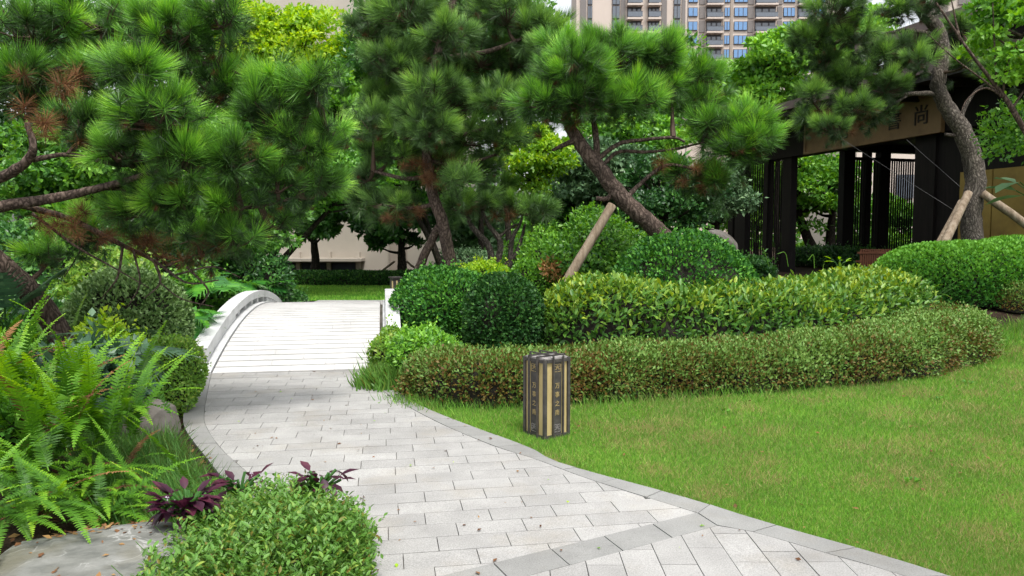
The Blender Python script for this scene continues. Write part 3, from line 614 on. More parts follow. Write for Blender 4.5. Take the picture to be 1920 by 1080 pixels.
def tower(name, label, X0, X1, Y, depth, floors, fh, zbase, cols, mat, H, rz=0.0, zoff=0.0):
    """cols: list of (x0, x1, kind) in metres along the facade"""
    r = root(name, label, 'apartment tower', (X0, Y, 0)); L = X1-X0; m = MB()
    m.box((L/2, depth/2, H/2), (L, depth, H)); bd = m.build('wall', M[mat]); bd.parent = r
    def put(nm, c, sz, mt, par=r):
        me = bpy.data.meshes.get(nm+mt+str([round(q, 2) for q in sz]))
        if me is None:
            b = MB(); b.box((0, 0, 0), sz); me = bpy.data.meshes.new(nm+mt+str([round(q, 2) for q in sz])); me.from_pydata(b.v, [], b.f); me.materials.append(M[mt])
        o = bpy.data.objects.new(nm, me); COL.objects.link(o); o.parent = par; o.location = c; return o
    for fl in floors:
        z = zbase+fl*fh
        for (a, b, kd) in cols:
            cx = (a+b)/2; wd = b-a
            if kd == 'w':
                f = put('window', (cx, -.12, z+1.5), (wd, .3, 1.9), 'frame'); nP = 3 if wd > 2.2 else 2
                for i in range(nP): put('pane', (-wd/2+wd*(i+.5)/nP, -.17, 0), (wd/nP-.16, .02, 1.7), 'glassb' if mat == 'tower' else 'glassb', f)
            elif kd == 'g':
                f = put('window', (cx, -.12, z+1.3), (wd, .3, 2.3), 'frame')
                for i in range(2): put('pane', (-wd/2+wd*(i+.5)/2, -.17, 0), (wd/2-.16, .02, 2.1), 'glassg', f)
            elif kd == 's': put('panel', (cx, -.06, z+1.4), (wd, .3, 2.5), 'shut')
            elif kd == 'b':
                f = put('balcony', (cx, -.7, z-.1), (wd+.3, 1.6, .35), mat); put('recess', (0, .62, 1.4), (wd, .12, 2.5), 'frame', f)
                for i in range(3): put('pane', (-wd/2+wd*(i+.5)/3, .5, 1.25), (wd/3-.3, .06, 2.0), 'glassg', f)
                put('railing', (0, -.75, .75), (wd+.1, .05, .9), 'glassg', f); put('handrail', (0, -.75, 1.24), (wd+.2, .09, .09), 'frame', f)
            elif kd == 't': pass
        for (a, b, kd) in cols:
            if kd == 't': pass
    for (a, b, kd) in cols:
        if kd == 't': put('pier', ((a+b)/2, -.03, H/2), (b-a, .36, H), 'tower2')
    r.rotation_euler = (0, 0, rz); return r
Yt = 165; mp_ = Yt/F
c1 = [(0, 17/8.48, 'w'), (20/8.48, 31/8.48, 's'), (33/8.48, 61/8.48, 'b'), (63/8.48, 66/8.48, 't'), (66/8.48, 76/8.48, 'w'), (77/8.48, 82/8.48, 't'), (84/8.48, 108/8.48, 'w'), (109/8.48, 120/8.48, 's'), (122/8.48, 160/8.48, 'b'), (163/8.48, 172/8.48, 's'), (174/8.48, 195/8.48, 'w'), (200/8.48, 225/8.48, 'b'), (230/8.48, 250/8.48, 'w')]
ztop = pzZ(-60, Yt); fh = 25*mp_*1.0
z_ref = pzZ(31, Yt)-.6
tower('apartment_tower', 'tall pale apartment tower with bright blue windows rising behind the pines', pxX(1283, Yt), pxX(1560, Yt), Yt, 14, range(-8, 6), fh, z_ref, c1, 'tower', ztop+10)
Y2 = 140; c2 = [(1.6, 3.2, 's'), (5.3, 7.6, 'g'), (12.4-.2, 14.2, 's'), (14.8, 17.9, 'b'), (18.4, 20.8, 'w')]
c2 = [(1.0, 2.6, 's'), (3.0, 4.2, 'g'), (9.5, 11.5, 'g'), (11.8, 13.0, 's'), (13.5, 17.2, 'b'), (19, 22, 'b'), (22.6, 24.0, 's'), (28.0, 28.9, 's'), (25.8, 27.6, 'g')]
c2 = [(a*.69, b*.69, k_) for a, b, k_ in c2]
tower('apartment_tower', 'cream apartment tower with grey glass and balconies, left of the blue windowed one', pxX(1078, Y2), pxX(1281, Y2), Y2, 12, range(-8, 6), 25*Y2/F, pzZ(31, Y2)-.6, c2, 'tower', pzZ(-60, Y2)+8)
Y3 = 90; c3 = [(1, 3, 's'), (3.3, 5.3, 'w'), (6.5, 8, 's'), (8.3, 10.6, 'w'), (12, 13.5, 's'), (14, 17, 'w')]
tower('apartment_block', 'cream apartment block with grey panelled windows above the pavilion roof', pxX(1760, Y3), pxX(2120, Y3), Y3, 10, range(-3, 5), 3.0, pzZ(62, Y3), c3, 'tower', pzZ(-60, Y3)+6, -.3)
bb = wing('rear_building', 'pinkish cream low building seen through the pavilion screen', 'building', pxX(1600, 48), pxX(1960, 48), 48, pzZ(250, 48), 'tower')
for i in range(5):
    m = MB(); m.box((pxX(1690+i*55, 48), 47.95, pzZ(350, 48)), (1.1, .16, 1.5)); m.build('window', M['glassg'], bb)

# ---------------------------------------------------------------- pavilion
Z0 = .3; LZ = 4.0
FA = Vector((8.62, 22.75, 0)); ud = Vector((10.1-8.62, 17.5-22.75, 0)).normalized(); vd = Vector((-ud.y, ud.x, 0)); pang = math.atan2(ud.y, ud.x)
pv = root('garden_pavilion', 'dark timber garden pavilion with slatted screens and a name board over its open bay', 'pavilion', (FA.x, FA.y, Z0))
pvp = lambda u, v, z: (FA+ud*u+vd*v)+Vector((0, 0, z))
def pbox(nm, u0, u1, v0, v1, z0, z1, mat='darkwood', par=None):
    m = MB(); m.box(pvp((u0+u1)/2, (v0+v1)/2, (z0+z1)/2), (u1-u0, v1-v0, z1-z0), pang); return m.build(nm, M[mat], par or pv)
def upx(px, v=0):
    """facade coordinate u of the facade point seen at column px"""
    k = (px-960)/F; q = FA+vd*v; return (k*q.y-q.x)/(ud.x-k*ud.y)
# column groups and slats on the front
pbox('column', upx(1463), upx(1491, .22), 0, .22, Z0, LZ)
pbox('column', upx(1376), upx(1395), 0, .22, Z0, LZ)
pbox('column', upx(1428), upx(1436), 0, .2, Z0, LZ)
def screen(u0, u1, v, n, z0=Z0, z1=LZ, wd=.05):
    for i in range(n):
        u = u0+(u1-u0)*(i+.5)/n; pbox('slat', u-wd/2, u+wd/2, v+.02, v+.045, z0+.1, z1-.02)
screen(upx(1398), upx(1428), .05, 7, wd=.035); screen(upx(1437), upx(1463), .05, 7, wd=.04)
pbox('rail', upx(1398), upx(1428), .0, .16, Z0+.05, Z0+.25); pbox('rail', upx(1437), upx(1463), .0, .16, Z0+.05, Z0+.25)
pbox('column', upx(1707), upx(1745), .02, .42, Z0, LZ)
UE = upx(1985)
# gilt wall panels to the right, dark wall behind
for i, (a, b) in enumerate(((1797, 1858), (1859, 1925), (1926, 1985))): pbox('gilt_panel', upx(a)+.01, upx(b)-.01, -.06, .06, Z0, 3.02, 'yellow')
pbox('wall', upx(1745), UE, .1, .3, Z0, LZ)
# lintel beam, fascia, roof
pbox('lintel', upx(1375)-.3, UE, -.1, .4, LZ, LZ+.95)
ez = 5.95; ov = 1.3
pbox('soffit', upx(1375)-1.2, UE, -ov, 9.2, LZ+.951, LZ+1.1, 'soffit')
m = MB(); pbox('roof', upx(1375)-1.3, UE+.1, -ov-.1, 9.3, LZ+1.101, LZ+1.32, 'fascia')
pbox('upper_roof_wall', upx(1600), UE, .8, 6.5, LZ+1.321, LZ+2.5, 'darkwood')
pbox('upper_roof', upx(1590), UE, .0, 7, LZ+2.501, LZ+2.75, 'fascia')
for u in np.arange(upx(1375), UE, .9): pbox('rafter', u-.06, u+.06, -ov+.05, -.12, LZ+.78, LZ+.948)
# far end wall: open bay, then columns and slatted bays; closed rear wall
Ul = upx(1375)-.1; Vb = 8.6; ZT = 4.38
def vpx(px):
    k_ = (px-960)/F; q = FA+ud*Ul; return (k_*q.y-q.x)/(vd.x-k_*vd.y)
for a, b in ((1578, 1603), (1621, 1634), (1646, 1669)): pbox('column', Ul-.3, Ul, vpx(a), vpx(b)-.12, Z0, LZ+.949)
for a, b in ((1603, 1621), (1634, 1646), (1669, 1712)):
    v0, v1 = vpx(a)-.1, vpx(b); n_ = int((v1-v0)/.1)
    for i in range(n_): v_ = v0+(i+.5)*(v1-v0)/n_; pbox('slat', Ul-.14, Ul-.1, v_-.022, v_+.022, Z0, ZT)
    pbox('rail', Ul-.18, Ul-.06, v0, v1, ZT, ZT+.1); pbox('rail', Ul-.18, Ul-.06, v0, v1, Z0, Z0+.12)
pbox('beam', Ul-.3, Ul, -.1, Vb, LZ+.68, LZ+.948)
pbox('column', Ul-.3, Ul, .0, .3, Z0, LZ+.679)
pbox('rear_wall', Ul, UE, Vb, Vb+.2, Z0, LZ+.949)
pbox('floor', Ul, UE, .0, 8.6, Z0-.35, Z0-.02, 'soffit')
# the name board hangs on the lintel
uL, uR = upx(1516), upx(1766); plq = tag(pbox('name_board', 0, 1, 0, 1, 0, 1), 'brass coloured board with dark characters hung over the pavilion opening', 'sign')
bpy.data.objects.remove(plq)
pq = root('name_board', 'brass coloured board with dark characters hung over the pavilion opening', 'sign', pvp((uL+uR)/2, -.2, LZ+.4))
pbox('panel', uL, uR, -.2, -.12, LZ+.02, LZ+.86, 'plaque', pq)
for a, b, c_, d in ((uL-.05, uR+.05, LZ-.03, LZ+.04), (uL-.05, uR+.05, LZ+.84, LZ+.9), (uL-.05, uL+.02, LZ+.041, LZ+.839), (uR-.02, uR+.05, LZ+.041, LZ+.839)): pbox('frame', a, b, -.24, -.121, c_, d, 'plaque', pq)
def glyph(ch, name, mat, size, loc, rz, depth=.006, parent=None, rx=math.pi/2):
    cu = bpy.data.curves.new('txt', 'FONT'); cu.body = ch; cu.size = size; cu.extrude = depth; cu.align_x = 'CENTER'; cu.align_y = 'CENTER'; cu.offset = 0
    o = bpy.data.objects.new('txt', cu); COL.objects.link(o); bpy.context.view_layer.update()
    me = bpy.data.meshes.new_from_object(o.evaluated_get(bpy.context.evaluated_depsgraph_get())); bpy.data.objects.remove(o)
    me.materials.clear(); me.materials.append(M[mat]); g_ = bpy.data.objects.new(name, me); COL.objects.link(g_); g_.location = loc; g_.rotation_euler = (rx, 0, rz)
    if parent: setp(g_, parent)
    return g_
for ch, px in (('尚', 1717), ('書', 1667), ('下', 1622), ('門', 1572)):
    glyph(ch, 'character', 'ink', .5, pvp(upx(px, -.21), -.212, LZ+.42), pang, .012, pq)
# bench inside the pavilion
bn = root('bench', 'red brown slatted bench low inside the pavilion opening', 'bench', P(1640, 500, 19.5))
for i in range(14): m = MB(); m.box(P(1614+i*4.2, 485, 19.5), (.04, .04, .5)); m.build('slat', M['bench'], bn)
m = MB(); m.box(P(1641, 474, 19.5), (.9, .1, .05)); m.build('top_rail', M['bench'], bn); m = MB(); m.box(P(1641, 490, 19.75), (.86, .4, .05)); m.build('seat', M['bench'], bn)

# ---------------------------------------------------------------- hedges
def hedge(name, label, line, half, h, n, size, mat, tmpl=LEAF, tint=(.5, .22), up=.4, spread=.8, amp=.07, prof=2.6, group=None, topT=0.0, zlo=.05, sd=3, thin=0.0, shag=0.0):
    """rounded hedge along a ground polyline"""
    C_ = crom(line, 8); A = np.array([(p.x, p.y) for p in C_]); s = np.concatenate([[0], np.cumsum(np.linalg.norm(np.diff(A, axis=0), axis=1))]); L = s[-1]
    hv = np.array(half if hasattr(half, '__len__') else [half]*2, float); hh = np.array(h if hasattr(h, '__len__') else [h]*2, float)
    def surf(u, t, k=1.0):
        """u 0..1 along, t 0..pi across"""
        q = u*L; x = np.interp(q, s, A[:, 0]); y = np.interp(q, s, A[:, 1]); e = 1e-2
        dx = np.interp(q+e, s, A[:, 0])-np.interp(q-e, s, A[:, 0]); dy = np.interp(q+e, s, A[:, 1])-np.interp(q-e, s, A[:, 1]); l = np.hypot(dx, dy)+1e-9; nx, ny = dy/l, -dx/l
        hw = np.interp(u, np.linspace(0, 1, len(hv)), hv); ht = np.interp(u, np.linspace(0, 1, len(hh)), hh)
        endd = np.minimum(q, L-q)/(hw.mean()*.9); ek = np.clip(1-(1-np.clip(endd, 0, 1))**2.5, 0, 1)**.5*.97+.03
        c, z_ = np.cos(t), np.sin(t); c = np.sign(c)*np.abs(c)**(2/prof); z_ = np.abs(z_)**(2/prof)
        lump = 1+amp*(np.sin(q*3.1+t*2+sd)+np.sin(q*5.7-t*3)+.7*np.sin(q*9.1+t*5))/2
        X = x+nx*c*hw*k*lump*ek; Y = y+ny*c*hw*k*lump*ek; Z = T(X, Y)+ht*z_*k*(1+(lump-1)*.7)*(.35+.65*ek)
        N_ = np.stack([nx*np.cos(t), ny*np.cos(t), np.sin(t)*.9], -1); return np.stack([X, Y, Z], -1), norm(N_)
    u = RG.random(n); t = RG.random(n)*math.pi; p, nr = surf(u, t); p = p-nr*(RG.random((n, 1))**1.6*.1)
    p = p+RG.normal(0, 1, p.shape)*shag+nr*(RG.random((n, 1))**4*shag*2.5); k_ = (p[:, 2] > T(p[:, 0], p[:, 1])+zlo*RG.random(n)) & (RG.random(n) > thin*(1-np.sin(t))); p, nr, t = p[k_], nr[k_], t[k_]
    r = root(name, label, 'hedge' if 'hedge' in name else 'shrub', (A[len(A)//2, 0], A[len(A)//2, 1], float(T(*A[len(A)//2]))), group)
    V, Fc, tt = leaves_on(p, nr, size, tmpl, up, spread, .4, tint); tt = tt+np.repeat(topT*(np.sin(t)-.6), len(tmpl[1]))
    kind(link('foliage', npmesh('foliage', V, Fc, M[mat], np.clip(tt, 0, 1)), r), 'stuff')
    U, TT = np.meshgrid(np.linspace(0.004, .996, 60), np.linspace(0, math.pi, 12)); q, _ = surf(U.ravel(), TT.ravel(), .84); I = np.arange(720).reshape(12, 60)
    Fq = np.stack([I[:-1, :-1], I[:-1, 1:], I[1:, 1:], I[1:, :-1]], 2).reshape(-1, 4); me = npmesh('stems', q, Fq, M['core']); link('stems', me, r)  # closed inner surface, interior shade put into its dark colour
    return r
def GO(px, py, off):
    p = GT(px, py); return p+Vector((p.x, p.y, 0)).normalized()*off
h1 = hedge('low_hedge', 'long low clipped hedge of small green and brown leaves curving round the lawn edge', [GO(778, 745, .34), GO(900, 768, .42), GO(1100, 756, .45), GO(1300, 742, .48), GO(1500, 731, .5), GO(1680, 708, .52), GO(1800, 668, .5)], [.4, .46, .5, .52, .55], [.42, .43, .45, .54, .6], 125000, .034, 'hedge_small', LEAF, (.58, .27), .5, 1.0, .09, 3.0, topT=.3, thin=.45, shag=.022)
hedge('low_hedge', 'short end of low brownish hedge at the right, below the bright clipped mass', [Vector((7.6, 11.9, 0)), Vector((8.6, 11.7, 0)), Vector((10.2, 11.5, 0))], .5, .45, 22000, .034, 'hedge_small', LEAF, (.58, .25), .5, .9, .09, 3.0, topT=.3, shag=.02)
# bare stems in the low hedge front
g = np.random.default_rng(5); st = MB()
for _ in range(1300):
    k = g.random()*(len(HF)-3.2); i = int(k); q = HF[i].lerp(HF[i+1], k-i)+Vector((g.normal()*.03, .12+g.random()*.12, 0)); z = float(T(q.x, q.y)); d = Vector((g.normal()*.05, -.03+g.normal()*.05, g.uniform(.1, .34)))
    st.tube([(q.x, q.y, z), Vector((q.x, q.y, z))+d*.5+Vector((g.normal()*.01, 0, 0)), Vector((q.x, q.y, z))+d], [.004, .003, .002], 3, 0, False)
kind(st.build('bare_stems', M['twig'], h1), 'stuff')
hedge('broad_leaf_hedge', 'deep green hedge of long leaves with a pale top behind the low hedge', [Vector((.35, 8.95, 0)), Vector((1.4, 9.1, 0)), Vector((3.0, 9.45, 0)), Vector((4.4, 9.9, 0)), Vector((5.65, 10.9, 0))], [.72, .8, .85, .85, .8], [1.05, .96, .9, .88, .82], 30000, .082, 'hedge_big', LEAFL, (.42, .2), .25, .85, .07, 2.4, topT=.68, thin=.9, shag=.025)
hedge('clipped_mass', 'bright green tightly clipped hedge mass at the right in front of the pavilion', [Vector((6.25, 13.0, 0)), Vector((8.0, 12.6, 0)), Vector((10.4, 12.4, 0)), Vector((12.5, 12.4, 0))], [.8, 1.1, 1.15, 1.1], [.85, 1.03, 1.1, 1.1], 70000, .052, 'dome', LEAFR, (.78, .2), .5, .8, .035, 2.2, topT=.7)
hedge('far_hedge', 'long dark low hedge across the far lawn in front of the cream wall', [Vector((-7.6, 24.6, 0)), Vector((-4.6, 24.4, 0)), Vector((-1.5, 24.6, 0)), Vector((1.5, 24.8, 0))], .8, .43, 20000, .07, 'domed', LEAFR, (.5, .25), .5, .8, .05, 2.6)

# domed shrubs
def dm(label, px, top, Y, rx, mat, n, size, seed, zc=.45, ryk=1.0, **kw):
    X = pxX(px, Y); zt = pzZ(top, Y); z0 = float(T(X, Y)); zcen = z0+(zt-z0)*zc; return dome('domed_shrub', label, 'shrub', (X, Y, zcen), (rx, rx*ryk, zt-zcen), n, size, M_[mat] if 0 else mat, seed=seed, **kw)
dm('largest clipped green dome with small glossy leaves under the leaning pine', 1280, 433, 9.9, 1.02, 'dome', 38000, .042, 4, .38, .9, tmpl=LEAFR, tint=(.48, .22), amp=.04)
dm('wide dark green clipped dome beside the bridge end', 840, 502, 10.6, .8, 'dome', 24000, .045, 5, .42, 1, tmpl=LEAFR, tint=(.5, .22), amp=.08)
dm('smaller dark dome between the wide dome and the broad leaved hedge', 944, 518, 8.95, .5, 'domed', 17000, .04, 6, .48, 1, tmpl=LEAFR, tint=(.42, .2))
dm('flat yellow green clipped dome behind the dark domes', 908, 490, 13, .66, 'lime', 12000, .05, 7, .5, 1, tmpl=LEAFR, tint=(.5, .2))
dm('small round green clipped ball beside the yellow green dome', 992, 488, 12.6, .4, 'green', 9000, .045, 8, .5, 1, tmpl=LEAFR, tint=(.62, .2))
dm('yellow green mound spilling behind the right bridge rail', 815, 512, 11.8, .5, 'lime', 7000, .05, 17, .5, 1, tmpl=LEAFR, tint=(.3, .2))
dm('rounded pale edged shrub left of the bridge under the pine', 235, 508, 7.6, .62, 'varieg', 22000, .045, 9, .5, .9, tint=(.42, .24))
dm('loose olive green shrub touching the left end of the bridge', 303, 632, 6.6, .35, 'ogreen', 14000, .03, 10, .45, .9, tint=(.45, .25), spread=1.1, thick=.3, amp=.1)
dm('reddish leaved small bush behind the yellow green dome', 1062, 478, 12.4, .45, 'redtip', 1500, .06, 11, .8, 1, spread=1.2, thick=.6, core=.3)
dm('tall dark green bush at the left edge behind the ferns', 40, 560, 7.8, .6, 'deep', 9000, .07, 12, .5)
dm('dark low bush left of the bridge top beneath the far lobed leaves', 532, 545, 17.2, .5, 'deep', 7000, .06, 13, .4)
dm('spreading layered green maple like shrub left of the prop pole', 1110, 405, 12.6, .85, 'green', 15000, .07, 14, .6, tint=(.5, .25), thick=.5, amp=.16, spread=1.2, core=.6)
dm('light green feathery shrub beside the far multi stemmed pine', 1020, 440, 13.6, .5, 'green', 7000, .06, 15, .5, tint=(.75, .2), thick=.5, amp=.16, core=.6)
dm('yellow green leafy seedling clump beside the pale edged shrub', 185, 592, 6.5, .22, 'lime', 900, .06, 16, .6, tint=(.55, .2), core=.5, thick=.5)
dm('bright lime leaved clump in front of the pale edged shrub', 225, 622, 6.2, .26, 'lime', 1300, .055, 18, .6, tint=(.4, .2), core=.5, thick=.5)

for i, (px, tp, Y, rx, mt, lb) in enumerate(((400, 455, 16.5, 1.1, 'green', 'dense light green bush left of the far lawn'), (485, 470, 15.2, .7, 'deep', 'dark bush at the left edge of the far lawn'), (300, 440, 14.0, 1.1, 'deep', 'dark understory bush behind the pale edged shrub'),
    (120, 425, 11.2, 1.0, 'green', 'leafy green bush behind the left pine trunk'), (10, 420, 10.5, .9, 'deep', 'dark bush at the far left behind the pine trunk'), (215, 470, 10.2, .7, 'ogreen', 'olive bush under the lowest pine boughs'), (380, 505, 12.5, .6, 'green', 'green bush behind the lobed plant left of the bridge'),
    (1200, 455, 14.5, .9, 'deep', 'dark bush behind the leaning pine base'), (1010, 450, 17.5, 1.1, 'green', 'green bush beyond the multi stemmed pine'), (1400, 480, 15.5, .6, 'deep', 'dark low bush at the corner of the pavilion'), (1560, 462, 27.5, 1.8, 'deep', 'dark bush beyond the pavilion bay'), (880, 470, 24, 1.3, 'greyg', 'grey green bush on the far lawn behind the multi stemmed pine'))):
    dm(lb, px, tp, Y, rx, mt, int(7000*max(1, rx)), .06+.003*Y/2, 60+i, .45, .8, tint=(.5, .24), thick=.45, amp=.14, spread=1.2, core=.7)
# spiky groundcover right of the bridge foot
def spiky(label, pts, n, h, mat, wd=.012, seed=2, name='spiky_groundcover'):
    g = np.random.default_rng(seed); pts = [Vector(p) for p in pts]
    def smp(n):
        k = g.integers(0, len(pts), n); A = np.array([(p.x, p.y, p.z) for p in pts])[k]; return A[:, 0]+g.normal(0, A[:, 2]*.5, n), A[:, 1]+g.normal(0, A[:, 2]*.5, n), np.ones(n), np.full(n, .5)
    r = blades(name, n, smp, h, wd, mat, .9, (.5, .22), seg=2); r['label'] = label; r['category'] = 'ground cover'; return r
spiky('feathery green groundcover growing against the right side of the bridge', [(-1.3, 7.7, .22), (-1.25, 8.3, .25), (-1.3, 9.0, .3), (-1.5, 9.8, .3), (-.9, 8.1, .35), (-.5, 8.2, .3), (-1.6, 10.8, .3)], 15000, .2, 'gcover', .02)
dm('light green fine leaved shrub beside the right end of the bridge', 795, 612, 8.0, .42, 'green', 12000, .045, 21, .4, tint=(.62, .22), spread=1.2, thick=.35, amp=.1)
dm('narrow light green shrub tight against the right bridge rail', 735, 618, 8.25, .24, 'ogreen', 6000, .045, 22, .4, tint=(.5, .22), spread=1.3, thick=.4, amp=.12)

# ---------------------------------------------------------------- left foreground
def rock(label, c, rad, mat, seed, rz=0, amp=.16, name='rock'):
    g = np.random.default_rng(seed); m = MB(); nu, nv = 72, 44; V = []
    for j in range(nv+1):
        for i in range(nu):
            th = math.pi*j/nv; ph = 2*math.pi*i/nu; V.append((math.sin(th)*math.cos(ph), math.sin(th)*math.sin(ph), math.cos(th)))
    V = np.array(V); W = V.copy()
    for _ in range(34):     # chop with planes for a faceted stone
        nrm = norm(g.normal(size=3)); nrm[2] = abs(nrm[2]); dd = g.uniform(.62, .95); e = W@nrm-dd; W = W-np.clip(e, 0, None)[:, None]*nrm*.98
    W = W*(1+.02*np.sin(V@norm(g.normal(size=(3,)))*7)+.008*np.sin(V@norm(g.normal(size=(3,)))*17))[:, None]; W = W*np.asarray(rad); ca, sa = math.cos(rz), math.sin(rz)
    W = np.stack([W[:, 0]*ca-W[:, 1]*sa, W[:, 0]*sa+W[:, 1]*ca, W[:, 2]], 1)+np.asarray(c)
    m.add(W, [(j*nu+i, (j+1)*nu+i, (j+1)*nu+(i+1) % nu, j*nu+(i+1) % nu) for j in range(nv) for i in range(nu)])
    return tag(m.build(name, M[mat], None, False), label, 'rock')
rock('large flat pale grey rock at the bottom left beneath the ferns', (-1.75, 3.05, .03), (.78, .68, .33), 'rock', 4, .1)
rock('brown rock half hidden behind the ferns below the olive shrub', P(262, 745, 5.6)-Vector((0, 0, .2)), (.3, .28, .26), 'rockb', 6)
rock('grey boulder standing behind the big clipped dome', P(1345, 478, 13.2), (.5, .4, .62), 'rockb', 8)
rock('low flat stone between the low hedge and the broad leaved hedge', P(880, 662, 7.95)-Vector((0, 0, .1)), (.42, .14, .16), 'rock', 9)
rock('small pointed stone showing above the low hedge', P(965, 662, 8.0)-Vector((0, 0, .1)), (.2, .14, .14), 'rock', 10)

# sword fern fronds
def frond_mesh(seed, L=1.0, np_=38, curl=.9, wd=.085):
    g = np.random.default_rng(seed); V = []; Fc = []; ti = []
    def at(t): a = t*curl; return np.array([0, math.sin(a)/curl if curl > .01 else t, 0.0]), np.array([0, math.cos(a), 0])
    pts = []; ang0 = 0; pos = np.zeros(3); n = np_; ds = L/n; sidew = g.uniform(-.25, .25)
    for i in range(n+1):
        t = i/n; a = curl*t**1.3; d = np.array([sidew*t, math.cos(a), -math.sin(a)]); d /= np.linalg.norm(d); pts.append((pos.copy(), d)); pos = pos+d*ds
    for i in range(n):
        (p, d), (q, _) = pts[i], pts[i+1]; w = .0035*(1-i/n)+.001; o = len(V); V += [p-[w, 0, 0], p+[w, 0, 0], q+[w, 0, 0], q-[w, 0, 0]]; Fc += [(o, o+1, o+2), (o, o+2, o+3)]; ti += [.5, .5]
        if i < 2: continue
        t = i/n; ln = wd*(min(1, .45+t*3)*(1-t**2.6)+.06)
        nu = np.array([0, -d[2], d[1]])
        for s in (-1, 1):
            dr = norm(np.array([s, 0, 0])+d*.28+nu*g.uniform(-.15, .28)); b = ds*.42; o = len(V); tip = p+dr*ln*g.uniform(.88, 1.05); mid = p+dr*ln*.5+nu*.006
            V += [p-d*b, p+d*b, mid+d*b*.85, mid-d*b*.75, tip]; Fc += [(o, o+1, o+2), (o, o+2, o+3), (o+3, o+2, o+4)]; v = .05+.75*t**1.6+g.normal(0, .06); ti += [v, v, v+.08]
    return npmesh('frond', np.array(V), np.array(Fc), M['fern'], np.array(ti))
FR = [frond_mesh(i, 1.0, 40, (0.5, .8, 1.1, 1.4, .3)[i % 5]) for i in range(5)]
FRB = FR[2].copy(); FRB.materials.clear(); FRB.materials.append(M['dry'])
def fern(label, c, n, L, seed, lean=(0, 0), group=None, upr=(35, 80), spread=.22):
    g = np.random.default_rng(seed); r = root('sword_fern', label, 'fern', c, group)
    for i in range(n):
        o = bpy.data.objects.new('frond', FR[g.integers(0, 5)] if g.random() > .07 else FRB); COL.objects.link(o); az = g.uniform(0, 2*math.pi); el = math.radians(g.uniform(*upr))
        d = Vector((math.cos(az)*math.cos(el)+lean[0], math.sin(az)*math.cos(el)+lean[1], math.sin(el))).normalized()
        rt = d.cross(Vector((0, 0, 1))).normalized(); u_ = rt.cross(d); s = L*g.uniform(.65, 1.1)
        Rm = Matrix((rt, d, u_)).transposed(); o.rotation_euler = Rm.to_euler(); o.location = Vector(c)+Vector((float(np.clip(g.normal(), -1.8, 1.6))*spread, g.normal()*spread, 0)); o.scale = (s, s, s)
        tip = o.location+Rm @ Vector(o.data.vertices[-1].co)*s
        if tip.x > LO[0].x+.2 and (tip.x > np.interp(-tip.y, [-p.y for p in LO], [p.x for p in LO])-.12 and c[0] < -1 and c[1] < 8): bpy.data.objects.remove(o); continue
        setp(o, r)
    return r
def onT(x, y, dz=0): return Vector((x, y, float(T(x, y))+dz))
fern('big upright sword fern with many pale tips in the middle of the left fern bed', onT(-2.75, 4.5, .22), 84, .84, 1, (.12, -.02), upr=(38, 85), spread=.26)
fern('sword fern at the left edge with upright fronds behind the bed', onT(-3.3, 4.8, .32), 64, .8, 2, (.05, 0), upr=(45, 88), spread=.25)
fern('sword fern arching right toward the path', onT(-2.6, 4.25, .1), 30, .68, 3, (.36, -.15), upr=(15, 65), spread=.18)
fern('sword fern at the lower left spreading over the flat rock', onT(-2.35, 3.4, .2), 22, .5, 4, (.2, -.2), upr=(0, 45), spread=.12)
fern('sword fern between the arching fern and the flat rock', onT(-2.15, 3.85, .1), 34, .58, 5, (.15, -.1), upr=(8, 60), spread=.2)
fern('low dark fern filling the ground behind the flat rock', onT(-2.6, 3.9, .05), 40, .5, 15, (.05, -.15), upr=(5, 60), spread=.3)
fern('small fern hanging over the upper left corner of the flat rock', onT(-2.05, 3.75, .08), 24, .42, 16, (0, -.2), upr=(0, 45), spread=.16)
fern('small fern tuft at the right end of the broad leaved hedge', P(1725, 545, 11.4)-Vector((0, 0, .15)), 26, .5, 6, (0, -.1), upr=(40, 85), spread=.12)
fern('dark ferns at the foot of the left shrub near the pine trunk', onT(-4.6, 7.0, .3), 26, .7, 7, (.1, -.1), upr=(30, 80), spread=.3)
# philodendron leaves
def lobed(seed, mat, nl=9, wide=.5):
    g = np.random.default_rng(seed); V = []; Fc = []; ti = []
    def q4(a, b, c, d, t): o = len(V); V.extend([a, b, c, d]); Fc.extend([(o, o+1, o+2), (o, o+2, o+3)]); ti.extend([t, t])
    z = lambda y, x: -.22*y*y-.35*x*x+.06*abs(x)
    prof = lambda t: wide*(math.sin(math.pi*min(1, (t*.86+.12)))**.7)
    n = nl*2+1
    for s in (-1, 1):
        for i in range(nl):
            t0 = (i+.04)/nl; t1 = (i+.9)/nl; y0, y1 = t0, t1; w = prof((t0+t1)/2)*g.uniform(.92, 1.06); sw = .22*(1-t0)-.0+.3*t0-.18*(i == 0)*2
            base = .5*w
            A = np.array([s*base, y0, 0]); B = np.array([s*base, y1, 0]); C = np.array([s*w*.72, y1+sw*.5-.012, 0]); D = np.array([s*w*.68, y0+sw*.5, 0]); E = np.array([s*w, (y0+y1)/2+sw, 0])
            O0 = np.array([0, y0-.02, 0]); O1 = np.array([0, t0+1/nl-.02, 0])
            pts = [p + np.array([0, 0, z(p[1], p[0])+g.normal(0, .004)]) for p in (A, B, C, D, E, O0, O1)]; A, B, C, D, E, O0, O1 = pts
            t = .45+.15*g.normal(); q4(O0, O1, B, A, t); q4(A, B, C, D, t); o = len(V); V.extend([D, C, E]); Fc.append((o, o+1, o+2)); ti.append(t+.05)
    return npmesh('leaf', np.array(V), np.array(Fc), M[mat], np.array(ti))
PH = [lobed(i, 'philo') for i in range(3)]; PB = [lobed(i+5, 'bluel', 10, .36) for i in range(2)]
